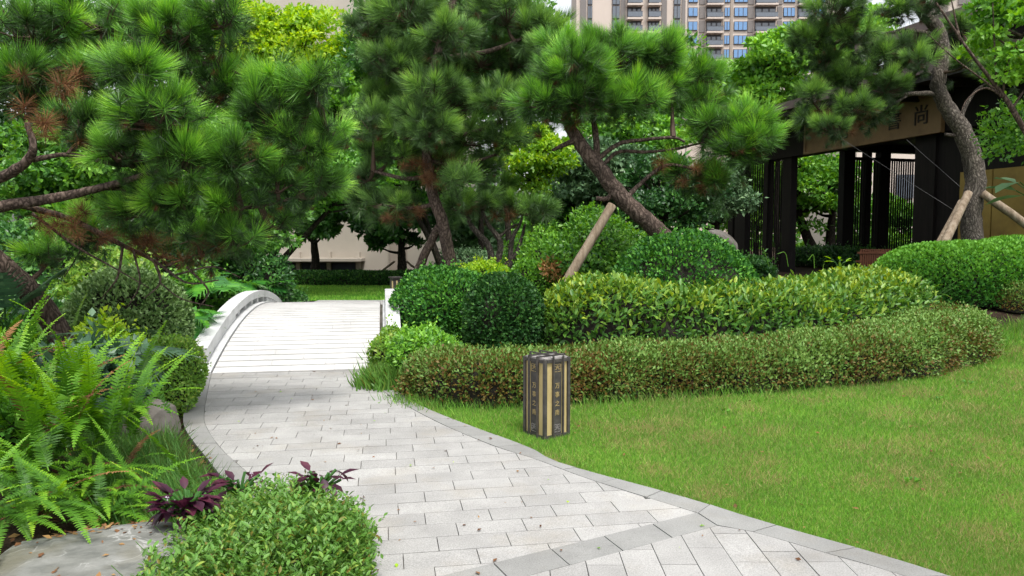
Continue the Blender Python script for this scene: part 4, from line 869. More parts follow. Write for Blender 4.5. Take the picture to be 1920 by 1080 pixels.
def bigleaf(label, c, n, L, meshes, seed, lean=(0, 0), el=(10, 50), stemh=.35, name='lobed_leaf_plant', cat='plant', lname='leaf'):
    g = np.random.default_rng(seed); c = Vector(c); r = root(name, label, cat, c); sm = MB()
    for i in range(n):
        az = 6.283*i/n+g.uniform(-.3, .3); d0 = Vector((math.cos(az)+lean[0], math.sin(az)+lean[1], 0)).normalized(); h = stemh*g.uniform(.6, 1.2); e = c+d0*stemh*g.uniform(.4, .9)+Vector((0, 0, h))
        sm.tube(crom([c, c.lerp(e, .5)+Vector((0, 0, h*.2)), e], 3), .008, 5, 0, False)
        a = math.radians(g.uniform(*el)); d = (d0*math.cos(a)-Vector((0, 0, math.sin(a)-.25))).normalized(); rt = d.cross(Vector((0, 0, 1))).normalized(); u_ = rt.cross(d); s = L*g.uniform(.7, 1.1)
        o = bpy.data.objects.new(lname, meshes[i % len(meshes)]); COL.objects.link(o); o.rotation_euler = Matrix((rt, d, u_)).transposed().to_euler(); o.location = e; o.scale = (s, s, s); setp(o, r)
    sm.build('stems', M['green'], r); return r
bigleaf('glossy deeply lobed plant hanging over the left bridge rail', P(340, 600, 9.3)-Vector((0, 0, .25)), 15, .42, PH, 1, (.25, -.4), (-30, 50))
bigleaf('lobed leaf plant behind the crest of the left bridge rail', P(478, 545, 15.0)-Vector((0, 0, .2)), 14, .55, PH, 2, (.2, -.3), (-10, 40), .45)
bigleaf('second lobed leaf plant further behind the bridge', P(418, 545, 12.4)-Vector((0, 0, .2)), 12, .55, PH, 3, (0, -.3), (-10, 40), .4)
bigleaf('dark blue green drooping lobed plant between the ferns and the pale edged shrub', P(185, 690, 5.9)-Vector((0, 0, .15)), 12, .5, PB, 4, (0, -.4), (5, 50), .35)
bigleaf('blue green upright lobed plant at the left edge beside the pine trunk', P(10, 600, 6.3)-Vector((0, 0, .1)), 8, .5, PB, 5, (.1, -.3), (-50, 10), .2)
# dark sage leaves between ferns
dm('loose grey purple leaved plant tangled among the fern fronds', 150, 640, 5.5, .42, 'bluel', 1800, .09, 31, .5, tint=(.4, .2), spread=1.3, thick=.6, core=.4)
dm('low leafy green plant at the left edge among the ferns', 20, 740, 4.4, .26, 'green', 700, .07, 32, .5, tint=(.4, .2), core=.4, thick=.5)

# front groundcover mound of small leaves
def lens_mound(label, c, rad, n, size):
    r = root('leafy_groundcover', label, 'ground cover', (c[0], c[1], 0)); p, nr = shell(c, rad, n, .35, -.3, 41, .1)
    # upright leafy shoots
    g = RG; k = n//9; q, qn = shell(c, rad, k, .2, -.1, 41, .1); d = norm(qn*.5+np.array([0, 0, 1.0])+rdir(k)*.35); L = .05+.09*g.random(k)
    pos = []; nn = []
    for j in range(9): pos.append(q+d*(L*j/8)[:, None]); az = j*2.4+g.random(k)*6; nn.append(norm(np.stack([np.cos(az), np.sin(az), np.full(k, .35)], 1)+d*.25))
    pos = np.concatenate(pos+[p]); nr_ = np.concatenate(nn+[nr]); m = len(pos); dd = norm(nr_+rdir(m)*.3+np.array([0, 0, .15])); S = size*(.6+.7*g.random(m))
    V, Fc, tt = scatter(LEAFL[0], LEAFL[1], pos, frames(dd, norm(rdir(m)*.5+np.array([0, 0, 1.]))), S, np.clip(g.normal(.52, .22, m), 0, 1))
    kind(link('foliage', npmesh('foliage', V, Fc, M['gcover'], tt), r), 'stuff'); blob(c, rad, 41, .1, .8, -.9).build('branches', M['core'], r, True)  # solid core under the leaves, darkened as painted shade
    tw = MB()
    for _ in range(70):
        a = g.random()*6.28; b = Vector((c[0]+math.cos(a)*rad[0]*.85, c[1]+math.sin(a)*rad[1]*.85, c[2]+.12)); e = b+Vector((math.cos(a)*g.uniform(.04, .16), math.sin(a)*g.uniform(.04, .16), g.uniform(.05, .2))); tw.tube([b, b.lerp(e, .5)+Vector((0, 0, .02)), e], [.003, .002, .0015], 4, 0, False)
    kind(tw.build('shoots', M['ogreen'], r), 'stuff'); return r
lens_mound('mound of small glossy green leaves at the bottom beside the pale paving', (-1.08, 3.03, .0), (.39, .96, .32), 25000, .032)
# purple hearts
def pleaf():
    V = [(0, 0, 0), (.2, .3, .05), (.22, .6, .04), (0, 1, -.12), (-.22, .6, .04), (-.2, .3, .05), (0, .5, -.03)]; Fq = [(0, 1, 6), (1, 2, 6), (2, 3, 6), (3, 4, 6), (4, 5, 6), (5, 0, 6)]
    return npmesh('leaf', np.array(V), np.array(Fq), M['purple'], np.full(6, .5)+np.array([0, .1, .15, .05, 0, -.1]))
PL = [pleaf()]
for lab, c, n in (('purple leaved plant with tiny pale flowers at the left of the leafy mound', P(352, 960, 3.3), 80), ('purple leaved plant poking out behind the right side of the leafy mound', P(600, 915, 3.75), 26), ('few purple leaves behind the top of the leafy mound', P(450, 920, 3.8), 22), ('single small purple rosette lying on the flat rock', P(352, 1035, 3.05), 8)):
    r = bigleaf(lab, c-Vector((0, 0, .06)), n, .1 if n > 10 else .05, PL, n, (-.2, -.3), (-40, 60), .12 if n > 10 else .03, 'purple_plant', 'plant')
    if n in (80, 22):
        for k in range(2):
            m = MB(); q = c+Vector((rnd.uniform(-.07, .09), -.05, .05+rnd.uniform(0, .06)))
            for a in range(3): an = a*2.09; m.add([q, q+Vector((math.cos(an)*.008+.003, 0, math.sin(an)*.012)), q+Vector((math.cos(an+.5)*.012, -.004, math.sin(an+.5)*.012)), q+Vector((math.cos(an+1)*.008, 0, math.sin(an+1)*.008))], [(0, 1, 2, 3)])
            m.build('flower', M['petal'], r)
# lilyturf along the left path edge
def lir_s(n):
    A = np.array([(p.x, p.y) for p in LOc if 2.9 < p.y < 6.9]); k = RG.integers(0, len(A)-1, n); a = RG.random(n)[:, None]; q = A[k]*(1-a)+A[k+1]*a; off = RG.random(n)**.8*.75+.0
    return q[:, 0]-off*.9-.14, q[:, 1]-off*.15, np.ones(n)*(.7+.5*RG.random(n)), np.full(n, .6)
blades('lilyturf_grass', 26000, lir_s, .17, .007, 'lir', 1.3, seg=2)

# leaf litter on the soil
def lit_s():
    n = 2500; x = -RG.random(n)*4-1.2; y = 2.6+RG.random(n)*6; k = ~inpoly(allp, x, y); x, y = x[k], y[k]; pos = np.stack([x, y, T(x, y)-.018], 1); nr = norm(RG.normal(0, .3, (len(x), 3))+[0, 0, 1]); d = norm(np.cross(nr, rdir(len(x))))
    V, Fc, tt = scatter(LEAF[0], LEAF[1], pos, frames(d, nr), .05*(.6+.8*RG.random(len(x))), RG.random(len(x))); kind(link('leaf_litter', npmesh('leaf_litter', V, Fc, M['dry'], tt)), 'stuff')
lit_s()
def rock_litter():
    dg = bpy.context.evaluated_depsgraph_get(); rk = bpy.data.objects['rock']; bpy.context.view_layer.update(); ps = []
    for _ in range(260):
        x, y = rnd.gauss(-1.85, .3), rnd.gauss(3.45, .14) if rnd.random() < .75 else rnd.uniform(2.6, 3.5); h_, p_, n_, f_ = rk.ray_cast(Vector((x, y, 3)), Vector((0, 0, -1)))
        if h_: ps.append((p_.x, p_.y, p_.z+.004))
    ps = np.array(ps); nr = norm(RG.normal(0, .3, ps.shape)+[0, 0, 1]); V, Fc, tt = scatter(LEAF[0], LEAF[1], ps, frames(norm(np.cross(nr, rdir(len(ps)))), nr), .03*(.5+RG.random(len(ps))), RG.random(len(ps))); kind(link('rock_leaf_litter', npmesh('rock_leaf_litter', V, Fc, M['dry'], tt)), 'stuff')
rock_litter()
def litter_on(name, n, reg, dz, mat, size, tint=.5):
    x = RG.random(n*4)*9-2.6; y = 2.6+RG.random(n*4)**1.3*8; k = inpoly(reg, x, y); x, y = x[k][:n], y[k][:n]; pos = np.stack([x, y, T(x, y)+dz], 1); nr = norm(RG.normal(0, .25, (len(x), 3))+[0, 0, 1]); d = norm(np.cross(nr, rdir(len(x))))
    V, Fc, tt = scatter(LEAF[0], LEAF[1], pos, frames(d, nr), size*(.5+.9*RG.random(len(x))), np.clip(RG.normal(tint, .25, len(x)), 0, 1)); kind(link(name, npmesh(name, V, Fc, M[mat], tt)), 'stuff')
litter_on('fallen_leaves', 90, allp, .02, 'dry', .028); litter_on('fallen_green_leaves', 26, allp, .02, 'lime', .025, .4); litter_on('dry_lawn_leaves', 160, lawnpoly, .02, 'dry', .035)
def weeds(n):
    ps = []; ns = []
    for _ in range(n):
        y = rnd.uniform(3.0, 8.5); x = rnd.uniform(.3, 6.5)
        if not inpoly(lawnpoly, np.array([x]), np.array([y]))[0]: continue
        for k in range(14): a = rnd.uniform(0, 6.28); rr = rnd.uniform(0, .04); ps.append((x+math.cos(a)*rr, y+math.sin(a)*rr, float(T(x, y))+.012+rnd.uniform(0, .02))); ns.append((math.cos(a), math.sin(a), .35))
    V, Fc, tt = leaves_on(np.array(ps), norm(np.array(ns)), .035, LEAFR, .2, .3, tint=(.5, .15)); kind(link('lawn_weeds', npmesh('lawn_weeds', V, Fc, M['green'], tt)), 'stuff')
weeds(16)

# ---------------------------------------------------------------- lantern
Lc = Vector((.272, 5.80, 0)); la = math.radians(38); S_ = .262; Hh = .615
ln_ = root('lawn_lantern', 'square bronze and amber lawn lantern with gold characters standing on the grass by the path', 'lantern', Lc)
def lp(x, y, z): return Lc+Vector((x*math.cos(la)-y*math.sin(la), x*math.sin(la)+y*math.cos(la), z))
def lbox(nm, c, sz, mat, par=ln_, extra=0, bev=0): m = MB(); m.box(lp(*c), sz, la+extra); return m.build(nm, M[mat], par, False, bev)
h = S_/2
lbox('core', (0, 0, Hh/2), (S_-.05, S_-.05, Hh-.02), 'lan_dark'); lbox('base_plate', (0, 0, .012), (S_+.0, S_+.0, .03), 'lan_dark')
for sx in (-1, 1):
    for sy in (-1, 1): lbox('corner_post', (sx*(h-.012), sy*(h-.012), Hh/2+.005), (.026, .026, Hh), 'lan_dark', bev=.002)
for k in range(4):
    an = k*math.pi/2; ca, sa = math.cos(an), math.sin(an); R2 = lambda x, y: (x*ca-y*sa, x*sa+y*ca)
    def fb(nm, x, off, z, wx, wy, wz, mat, par=ln_): q = R2(x, -(h+off)); m = MB(); m.box(lp(q[0], q[1], z), (wx, wy, wz), la+an); return m.build(nm, M[mat], par)
    for x in (-.075, .075): fb('amber_panel', x, -.018, Hh/2, .056, .012, Hh-.05, 'lan_beige')
    pl_ = fb('plaque', 0, -.013, Hh/2, .088, .014, Hh-.035, 'lan_dark')
    for x in (-.05, .05): fb('upright_bar', x, .008, Hh/2+.012, .010, .016, Hh+.02, 'lan_dark')
    fb('top_rim', 0, -.008, Hh-.012, S_-.055, .02, .024, 'lan_dark')
    rz = la+an
    def on(x, z, off=-.004): q = R2(x, -(h+off)); return lp(q[0], q[1], z)
    for ch, z in (('万', .405), ('事', .335), ('之', .265), ('南', .195)): glyph(ch, 'character', 'gold', .048, on(0, z), rz, .0012, pl_)
    # squared spiral emblem at top and bottom
    for zc_, mt in ((.545, 'gold'), (.075, 'lan_top')):
        mm = MB()
        for sx in (-1, 1):
            for (x, z, a, b) in ((.018, .028, .03, .003), (.018, -.028, .03, .003), (.033, 0, .003, .058), (.004, .012, .003, .03), (.02, .012, .016, .003), (.02, -.010, .022, .003), (.01, 0, .003, .02)):
                mm.box(on(sx*x, zc_+z, -.0045), (a*.9, .003, b*.9), rz)
        mm.build('emblem', M[mt], pl_)
lbox('cap', (0, 0, Hh+.004), (S_-.03, S_-.03, .014), 'lan_top')
for x in (-.05, .05): lbox('top_bar', (x, 0, Hh+.03), (.010, S_+.03, .010), 'lan_dark'); lbox('top_bar', (0, x, Hh+.0195), (S_+.03, .010, .010), 'lan_dark')
# a second lantern far behind the right rail
L2 = P(742, 553, 17.0); L2.z = .0
l2 = root('lawn_lantern', 'small dark lantern far off behind the right bridge rail', 'lantern', L2)
m = MB(); m.box(L2+Vector((0, 0, .32)), (.2, .2, .6), .5); m.build('body', M['lan_dark'], l2)
for x in (-.05, .05): m = MB(); m.box(L2+Vector((x, -.13, .32)), (.03, .02, .5), 0); m.build('amber_panel', M['lan_beige'], l2)
m = MB(); m.box(L2+Vector((0, 0, .64)), (.26, .26, .03), .5); m.build('cap', M['lan_dark'], l2)

# ---------------------------------------------------------------- pines
pine('leaning_pine', 'big dark leaning pine whose long needled boughs fill the upper left', P(130, 645, 6.9), 5.9,
     [[(150, 690, 60, .9), (95, 600, 52, .8), (30, 520, 50, .5), (-70, 440, 46, .2), (-160, 360, 40, 0), (-200, 200, 30, 0), (-180, 0, 24, 0)]],
     [[(-160, 370, 30), (-60, 400, 28), (10, 385, 27), (110, 370, 22), (190, 352, 18), (300, 320, 12, -.2)],
      [(-160, 350, 28), (-40, 345, 26), (30, 318, 24, -.1), (62, 280, 18, -.2), (50, 230, 12, -.2)],
      [(60, 300, 14, -.1), (120, 290, 10), (180, 300, 11), (240, 310, 9), (330, 290, 7)],
      [(40, 385, 16, .1), (130, 410, 14, .3), (210, 450, 12, .4), (290, 490, 8, .4), (350, 530, 5, .3), (410, 525, 3, .3)],
      [(-150, 300, 26), (0, 180, 18, .3), (150, 120, 14, .3), (330, 110, 12, .2), (480, 150, 9, .3), (600, 200, 6, .3)],
      [(290, 490, 8, .4), (300, 530, 5, .4), (270, 560, 2, .4)], [(300, 530, 4, .4), (340, 560, 3, .4), (400, 575, 2, .4)], [(230, 462, 7, .4), (220, 520, 5, .4), (190, 560, 2, .5)], [(250, 470, 5, .3), (262, 530, 4, .3), (240, 575, 2, .3)],
      [(350, 500, 6, .3), (390, 545, 4, .3), (370, 580, 2, .3)], [(330, 515, 5, .3), (400, 500, 4, .3), (450, 520, 2, .3)], [(310, 500, 5, .5), (360, 480, 4, .5), (420, 470, 3, .5)], [(60, 400, 8, .2), (140, 460, 6, .3), (210, 500, 4, .4), (280, 540, 2, .4)], [(160, 425, 6, .5), (150, 470, 4, .5), (120, 520, 2, .5)],
      [(190, 352, 12), (320, 360, 10, .1), (450, 390, 8, .2), (560, 370, 6, .3)]],
     [(60, 55, 110, 70, .3), (190, 40, 120, 60, .4), (330, 70, 110, 70, .2), (420, 40, 60, 50, .1), (60, 160, 80, 60, .2), (170, 150, 90, 55, .3), (255, 135, 60, 55, -.5), (300, 220, 110, 60, -.4),
      (400, 170, 90, 60, .3), (510, 160, 55, 40, .2), (500, 215, 90, 55, .1), (590, 165, 50, 45, .1), (150, 235, 70, 40, .1), (240, 290, 80, 45, -.1), (340, 300, 90, 50, -.2), (440, 300, 80, 45, 0), (550, 270, 70, 45, .2),
      (330, 375, 90, 45, 0), (430, 385, 80, 40, .1), (520, 350, 60, 40, .2), (600, 350, 50, 40, .4), (590, 290, 50, 30, .3), (440, 450, 60, 22, .2), (250, 400, 60, 30, .2), (165, 440, 80, 32, .6), (95, 480, 60, 26, .8), (370, 450, 70, 28, .4), (510, 420, 60, 26, .5), (620, 250, 30, 30, .4)],
     .255, 'needle', 'bark', 3, 330, 300, [(95, 165, 45, 30, -.6, 4), (60, 235, 25, 25, -.6, 3), (200, 210, 12, 10, -.4, 1), (180, 430, 90, 30, .3, 12), (320, 470, 70, 25, .3, 10), (470, 285, 20, 20, .1, 3), (430, 450, 30, 15, .2, 5), (140, 270, 60, 15, 0, 5)], pinw=.8)
pine('leaning_pine', 'leaning pine with a thick bare trunk resting on a wooden prop above the domes', P(1290, 500, 10.6), 10.4,
     [[(1310, 520, 60, .2), (1240, 440, 50, .1), (1180, 385, 46, 0), (1130, 325, 44, 0), (1085, 265, 36, 0), (1062, 215, 24, .1), (1090, 150, 14, .1)]],
     [[(1120, 320, 20), (1118, 260, 18), (1112, 215, 14), (1120, 170, 9)], [(1120, 300, 14), (1160, 270, 12), (1210, 262, 10), (1262, 258, 9), (1284, 266, 6)],
      [(1130, 310, 12), (1160, 285, 10, .2), (1210, 285, 9, .3), (1260, 280, 6, .4), (1350, 260, 5, .4)], [(1085, 260, 18), (1050, 275, 12, -.1), (1035, 282, 7, -.1)],
      [(1155, 350, 16), (1140, 372, 15), (1118, 372, 12)], [(1170, 380, 18), (1195, 350, 12, .3), (1250, 310, 10, .4), (1310, 320, 7, .4)], [(1085, 250, 16), (1060, 230, 12), (1020, 225, 8)]],
     [(1075, 140, 85, 60, -.4), (1150, 110, 80, 55, 0), (1225, 110, 75, 50, .2), (1020, 195, 65, 40, -.3), (1100, 195, 80, 40, -.3), (1180, 190, 80, 45, -.1), (1260, 170, 65, 45, .3), (1310, 150, 50, 45, .5), (1310, 200, 50, 30, .6),
      (1400, 235, 60, 40, .1), (1420, 265, 50, 30, -.1), (1340, 245, 60, 35, .3), (1380, 290, 40, 20, .1), (1240, 95, 50, 25, .5), (1300, 330, 60, 30, .6), (1350, 345, 40, 25, .4), (1050, 90, 40, 30, .2)],
     .36, 'needle', 'bark', 8, 175, 300, [(1290, 330, 60, 25, .4, 14), (1120, 225, 60, 14, 0, 7), (1320, 200, 30, 20, .6, 5)], pinw=.67)
pine('tall_pine', 'tall dense pine with dark tiered boughs in the upper middle behind the bridge', P(845, 520, 13.6), 13.2,
     [[(850, 530, 34), (842, 480, 30), (830, 420, 28), (808, 350, 26), (800, 250, 24), (815, 120, 20), (850, 0, 16), (860, -80, 12)], [(775, 530, 22, .2), (800, 470, 20, .1), (822, 425, 18)]],
     [[(805, 330, 14), (760, 335, 10), (700, 320, 7)], [(802, 260, 14), (880, 250, 10), (950, 225, 7)], [(812, 150, 14), (740, 130, 10), (690, 90, 7)], [(825, 110, 14), (920, 95, 11), (1010, 60, 8)], [(820, 380, 12), (780, 390, 8), (720, 385, 6)], [(803, 300, 12), (860, 310, 9), (930, 290, 6)]],
     [(760, 25, 90, 50), (690, 55, 55, 50), (860, 20, 90, 50, .8), (950, 30, 80, 50), (1010, 60, 70, 45), (730, 120, 75, 45), (820, 110, 80, 50, .6), (900, 110, 70, 45), (760, 190, 80, 40), (850, 190, 80, 45), (930, 190, 60, 40), (700, 235, 55, 40), (780, 250, 70, 40), (870, 260, 80, 40), (940, 260, 60, 35), (730, 290, 70, 30), (820, 310, 60, 30), (900, 320, 60, 25), (690, 335, 45, 22), (755, 385, 75, 24), (690, 380, 40, 18), (960, 120, 50, 35), (840, 70, 60, 40, -.9), (815, 165, 60, 40, -.9), (805, 245, 60, 35, -.9), (790, 215, 60, 35, -.9), (720, 190, 60, 35), (850, 340, 50, 22, -.5), (1020, 100, 35, 30)],
     .38, 'needle2', 'bark', 12, 165, 300, [(800, 330, 40, 25, -.3, 10), (740, 400, 60, 12, 0, 6), (830, 300, 30, 20, 0, 4)], pinw=.8)
pine('multi_stem_pine', 'small pine with several bare grey stems beyond the yellow green dome', P(915, 500, 15.5), 15.5,
     [[(925, 505, 24), (915, 460, 20), (885, 425, 16), (875, 400, 10)], [(930, 505, 22), (938, 455, 18), (915, 420, 12), (905, 395, 8)], [(955, 505, 18), (960, 450, 14), (975, 420, 9), (980, 400, 6)], [(945, 500, 14), (970, 470, 12), (985, 420, 8)]],
     [[(935, 445, 10), (960, 425, 8), (975, 420, 5)]],
     [(900, 375, 55, 24), (960, 385, 60, 26), (1000, 395, 40, 20), (860, 390, 40, 18), (930, 350, 50, 22)], .42, 'needle2', 'bark2', 14, 160, 120, [(930, 400, 50, 10, 0, 5)], pinw=.62)
pine('grey_barked_pine', 'tall pine with a curved grey trunk propped by poles in front of the pavilion', P(1822, 455, 13.9), 13.9,
     [[(1824, 475, 66), (1822, 400, 58), (1828, 330, 58), (1812, 262, 56), (1778, 205, 46), (1758, 160, 42), (1768, 110, 42), (1760, 60, 40), (1722, 10, 34), (1690, -50, 28)]],
     [[(1765, 178, 16), (1730, 175, 15), (1690, 178, 12), (1640, 182, 8)], [(1765, 66, 14), (1700, 58, 12), (1640, 66, 9), (1590, 72, 7)], [(1780, 110, 14), (1830, 98, 12), (1890, 92, 8)], [(1745, 140, 10), (1720, 120, 8), (1712, 145, 7)], [(1808, 250, 14), (1805, 215, 10), (1830, 170, 8), (1862, 152, 7)], [(1800, 255, 12), (1772, 252, 10)], [(1700, 180, 8), (1640, 215, 7), (1570, 240, 5)]],
     [(1560, 25, 80, 45), (1520, 75, 45, 40), (1600, 70, 60, 35), (1545, 120, 40, 35), (1640, 120, 75, 35), (1690, 95, 60, 35), (1600, 150, 60, 30), (1660, 165, 60, 28), (1720, 115, 40, 28), (1600, 205, 55, 32), (1560, 240, 50, 30), (1520, 225, 35, 30), (1640, 215, 45, 28), (1680, 20, 45, 30), (1740, 10, 40, 25), (1860, 85, 45, 28), (1810, 120, 25, 25), (1880, 130, 45, 22), (1520, 180, 30, 25), (1800, 50, 30, 22)],
     .33, 'needle2', 'bark2', 16, 130, 300, [(1590, 230, 55, 25, -.3, 12), (1560, 60, 40, 20, 0, 4), (1650, 140, 50, 12, 0, 5), (1880, 110, 40, 15, 0, 4)], pinw=.6)
# props
pole('thick leaning wooden prop holding up the leaning pine trunk', P(1052, 545, 9.9), P(1148, 384, 10.15), .068, .06)
pole('upper pole of the pair propped against the left of the grey barked pine', P(1768, 462, 12.9), P(1816, 362, 13.6), .075, .07)
pole('thinner pole behind the upper one against the grey barked pine', P(1757, 462, 13.2), P(1802, 378, 13.8), .055, .05)
pole('pole leaning against the right side of the grey barked pine', P(1950, 440, 13.4), P(1842, 362, 13.7), .075, .07)
for (a, b, l) in (((1580, 262), (1790, 395), 'upper thin guy wire from the pavilion lintel down to the props'), ((1700, 262), (1800, 350), 'lower thin guy wire crossing the dark pavilion wall')):
    pole(l, P(*a, 15.5), P(*b, 13.7), .0035, .0035, 'rope', 'guy_wire', 'wire')
# tree stakes far away
for q, l in (((714, 510, 740, 490), 'thin stake left of the far dark trunk'), ((790, 512, 762, 490), 'thin stake right of the far dark trunk')): pole(l, P(q[0], q[1], 27), P(q[2], q[3], 27), .04, .04)

# ---------------------------------------------------------------- background trees
def bt(label, px, py, rx, ry, Y, mat, nl=9000, ls=.15, sd=1, bx=None, **kw):
    c = P(px, py, Y); s = Y/F; bxp = pxX(bx if bx is not None else px, Y); return tree(label, c, (rx*s, rx*s*.85, ry*s), (bxp, Y, float(T(bxp, Y))), mat, nl, ls, seed=sd, **kw)
bt('yellow green tree between the left pine and the tall pine', 560, 110, 140, 90, 24, 'lime', 26000, .14, 1, tint=(.62, .22), bx=455)
bt('lower yellow green tree beside the tall pine', 640, 230, 70, 100, 21, 'green', 16000, .13, 2, tint=(.8, .2), bx=470)
bt('round dark tree with a straight black trunk left of the far door', 588, 404, 82, 50, 26.5, 'deep', 9000, .2, 3, tr=.2, tint=(.68, .25), clumps=40)
bt('round dark tree with a straight black trunk right of the other', 752, 410, 100, 54, 26.5, 'deep', 11000, .2, 4, tr=.2, tint=(.45, .22), clumps=46)
bt('leafy mid green tree behind the left pine branches', 180, 340, 170, 110, 13, 'green', 26000, .1, 5, tint=(.45, .22))
bt('dark green tree behind the pale edged shrub', 90, 470, 150, 70, 11.5, 'deep', 16000, .09, 6, tint=(.6, .22))
bt('dense green shrubby tree left of the bridge beneath the boughs', 400, 450, 140, 75, 15.5, 'green', 22000, .1, 7, tint=(.35, .2))
bt('green tree behind the left pine tips', 490, 330, 140, 110, 19, 'green', 26000, .12, 8, tint=(.5, .2), bx=430)
bt('tall green tree far behind the left pine top', 300, 130, 190, 150, 24, 'green', 24000, .15, 9, tint=(.4, .2))
bt('tall dark tree at the far upper left', 40, 160, 170, 170, 20, 'deep', 20000, .14, 10)
bt('dark feathery tree crowning behind the left pine', 280, 20, 90, 50, 17, 'deep', 8000, .12, 32, tint=(.35, .2))
bt('green tree behind the tall pine trunk', 740, 310, 130, 90, 22, 'green', 20000, .13, 11, tint=(.4, .2), bx=850)
bt('yellow green sapling between the tall pine and the leaning pine', 1000, 300, 60, 60, 16, 'lime', 8000, .09, 12, tint=(.35, .2), tr=.06)
bt('dark green mass behind the middle of the garden', 900, 200, 150, 110, 26, 'green', 15000, .17, 13, tint=(.3, .2))
bt('grey green willow like tree behind the leaning pine', 1130, 335, 90, 65, 17, 'greyg', 14000, .1, 14)
bt('dark green bushy tree under the leaning pine trunk', 1100, 385, 80, 40, 18, 'deep', 9000, .1, 15)
bt('dark shaded tree behind the big dome', 1250, 370, 90, 75, 15.5, 'deep', 12000, .09, 16, tint=(.35, .2), tr=.14)
bt('pale grey green tree beside the pavilion corner', 1345, 370, 60, 60, 19, 'greyg', 8000, .1, 17)
bt('pale yellow flowering tree below the blue windowed tower', 1370, 190, 70, 90, 33, 'varieg', 11000, .22, 18, tint=(.75, .2))
bt('bright green tree left of the pavilion roof', 1460, 150, 80, 80, 30, 'green', 14000, .2, 19, tint=(.72, .2))
bt('bright green tree behind the pavilion roof', 1600, 100, 75, 80, 36, 'green', 12000, .22, 20, tint=(.78, .2))
bt('multi stemmed green tree seen through the open bay of the pavilion', 1530, 345, 90, 80, 33, 'green', 12000, .2, 21, tint=(.6, .2), tr=.28, bx=1550, stems=[(-1.2, 0), (.9, .3)])
bt('green tree behind the rear screens of the pavilion', 1650, 430, 90, 60, 34, 'green', 10000, .2, 22, tint=(.45, .2))
bt('low green tree behind the left screen of the pavilion', 1420, 380, 70, 90, 34, 'green', 9000, .2, 23, tint=(.6, .2))
bt('green tree filling in behind the leaning pine crown', 1220, 200, 130, 110, 30, 'green', 14000, .2, 24, tint=(.5, .2))
bt('dark trees at the far left beside the building', 380, 480, 120, 50, 26, 'deep', 12000, .16, 25)
bt('bushy green tree behind the multi stemmed pine', 880, 420, 70, 60, 28, 'greyg', 8000, .2, 26, tint=(.6, .2))
bt('green tree beyond the domes at the middle', 1040, 430, 60, 50, 20, 'green', 9000, .12, 27, tint=(.5, .2))
bt('dark leafy tree right behind the tall pine top', 790, 90, 130, 90, 22, 'deep', 16000, .14, 41, tint=(.5, .2), bx=860)
bt('mid green tree between the tall pine and the building', 720, 170, 100, 110, 23, 'green', 18000, .14, 42, tint=(.45, .2), bx=840)
bt('green tree behind the upper right of the tall pine', 940, 80, 110, 90, 24, 'green', 14000, .15, 43, tint=(.4, .2), bx=960)
bt('shaded tree low behind the tall pine', 660, 340, 90, 60, 19.5, 'green', 14000, .12, 44, tint=(.4, .2), bx=460)
bt('yellow green bushy tree top beside the downpipe', 480, 70, 60, 60, 23, 'lime', 9000, .13, 45, tint=(.6, .22), bx=430)
bt('thin leaved tree behind the leaning pine fork', 1180, 280, 110, 60, 20, 'green', 14000, .12, 46, tint=(.5, .2), bx=1200)
# nearby maple on the right
mt_ = tree('slender light green maple reaching in at the right edge', P(1925, 60, 10), (.6, .6, .7), P(2010, 520, 10), 'green', 5000, .085, 'bark', .09, 26, 'maple_tree', 'tree', None, 28, (.8, .2))
mb = MB()
for q in (((1990, 400), (1945, 290), (1895, 200), (1870, 165), (1820, 100), (1755, 5)), ((1870, 165), (1865, 90), (1860, -20)), ((1895, 195), (1850, 155), (1790, 110), (1735, 60)), ((1890, 190), (1850, 165), (1815, 185), (1800, 215)), ((1900, 200), (1925, 165), (1960, 140)), ((1880, 175), (1890, 120), (1920, 60)), ((1800, 75), (1790, 30), (1780, -20))):
    ps = crom([P(x, y, 10) for x, y in q], 5); r0 = .05 if q[0][0] > 1980 else .018; mb.tube(ps, [r0*(1-.75*i/(len(ps)-1)) for i in range(len(ps))], 7, .06, False)
mb.build('boughs', M['bark'], mt_, True)
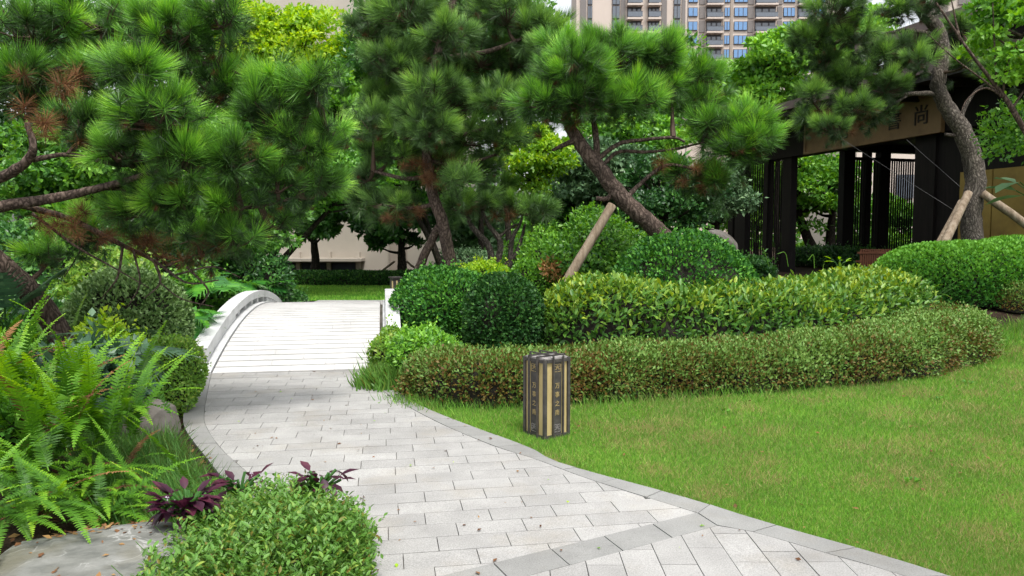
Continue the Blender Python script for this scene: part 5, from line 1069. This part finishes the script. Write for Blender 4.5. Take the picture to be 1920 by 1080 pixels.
dm('leafy green shrub at the right edge in front of the gilt wall', 1895, 190, 10.6, .42, 'green', 2000, .07, 29, .86, tint=(.6, .2), core=.0001, spread=1.2, thick=.9, amp=.2)
bigleaf('broad grey green leaves at the right edge before the gilt wall', P(1945, 400, 10.5), 7, .45, [npmesh('broad_leaf', LEAFL[0]*[1.4, 1, 1], LEAFL[1], M['greyg'], np.full(6, .5))], 9, (-.6, -.2), (-5, 30), .4, 'broad_leaf_plant', 'plant')
# far treeline beyond everything
def treeline():
    Vs = []; Fs = []; ts = []; o = 0; g = np.random.default_rng(9)
    for k in range(60):
        a = -1.1+2.2*k/59; R_ = g.uniform(58, 70); c = (math.sin(a)*R_, math.cos(a)*R_, g.uniform(2, 4)); p, nr = shell(c, (4.5, 3, g.uniform(4, 6.5)), 500, .4, -.8, k, .15)
        if 1060 < 960+F*c[0]/c[1] < 1100: pass
        V, Fc, tt = leaves_on(p, nr, .72, LEAF, .1, .9, .3, (.45, .22)); Vs.append(V); Fs.append(Fc+o); ts.append(tt); o += len(V)
    kind(link('distant_foliage', npmesh('distant_foliage', np.concatenate(Vs), np.concatenate(Fs), M['green'], np.concatenate(ts))), 'stuff')
treeline()
# weeds sticking up behind the hedge
def weed(label, a, b, c_, Y):
    m = MB(); m.tube(crom([P(*a, Y), P(*b, Y), P(*c_, Y)], 5), .006, 5, 0, False); tag(m.build('grass_stalk', M['lime'], None), label, 'weed')
weed('thin grass stalk left of the pavilion post', (1442, 500), (1436, 480), (1431, 466), 10.6)
weed('bent grass stalk by the pavilion post', (1478, 500), (1472, 474), (1458, 476), 10.6)
weed('hooked pale stalk right of the pavilion post', (1527, 503), (1525, 478), (1515, 488), 10.6)
bigleaf('small seedling with pale leaves above the hedge top', P(1573, 505, 10.6), 6, .13, [npmesh('leaf', LEAFL[0], LEAFL[1], M['lime'], np.full(6, .3))], 4, (0, 0), (-20, 20), .12, 'seedling', 'plant')
print('tris', sum(sum(len(p.vertices)-2 for p in m_.polygons) for m_ in bpy.data.meshes), 'pavers', n1, n2, 'objects', len(bpy.data.objects))
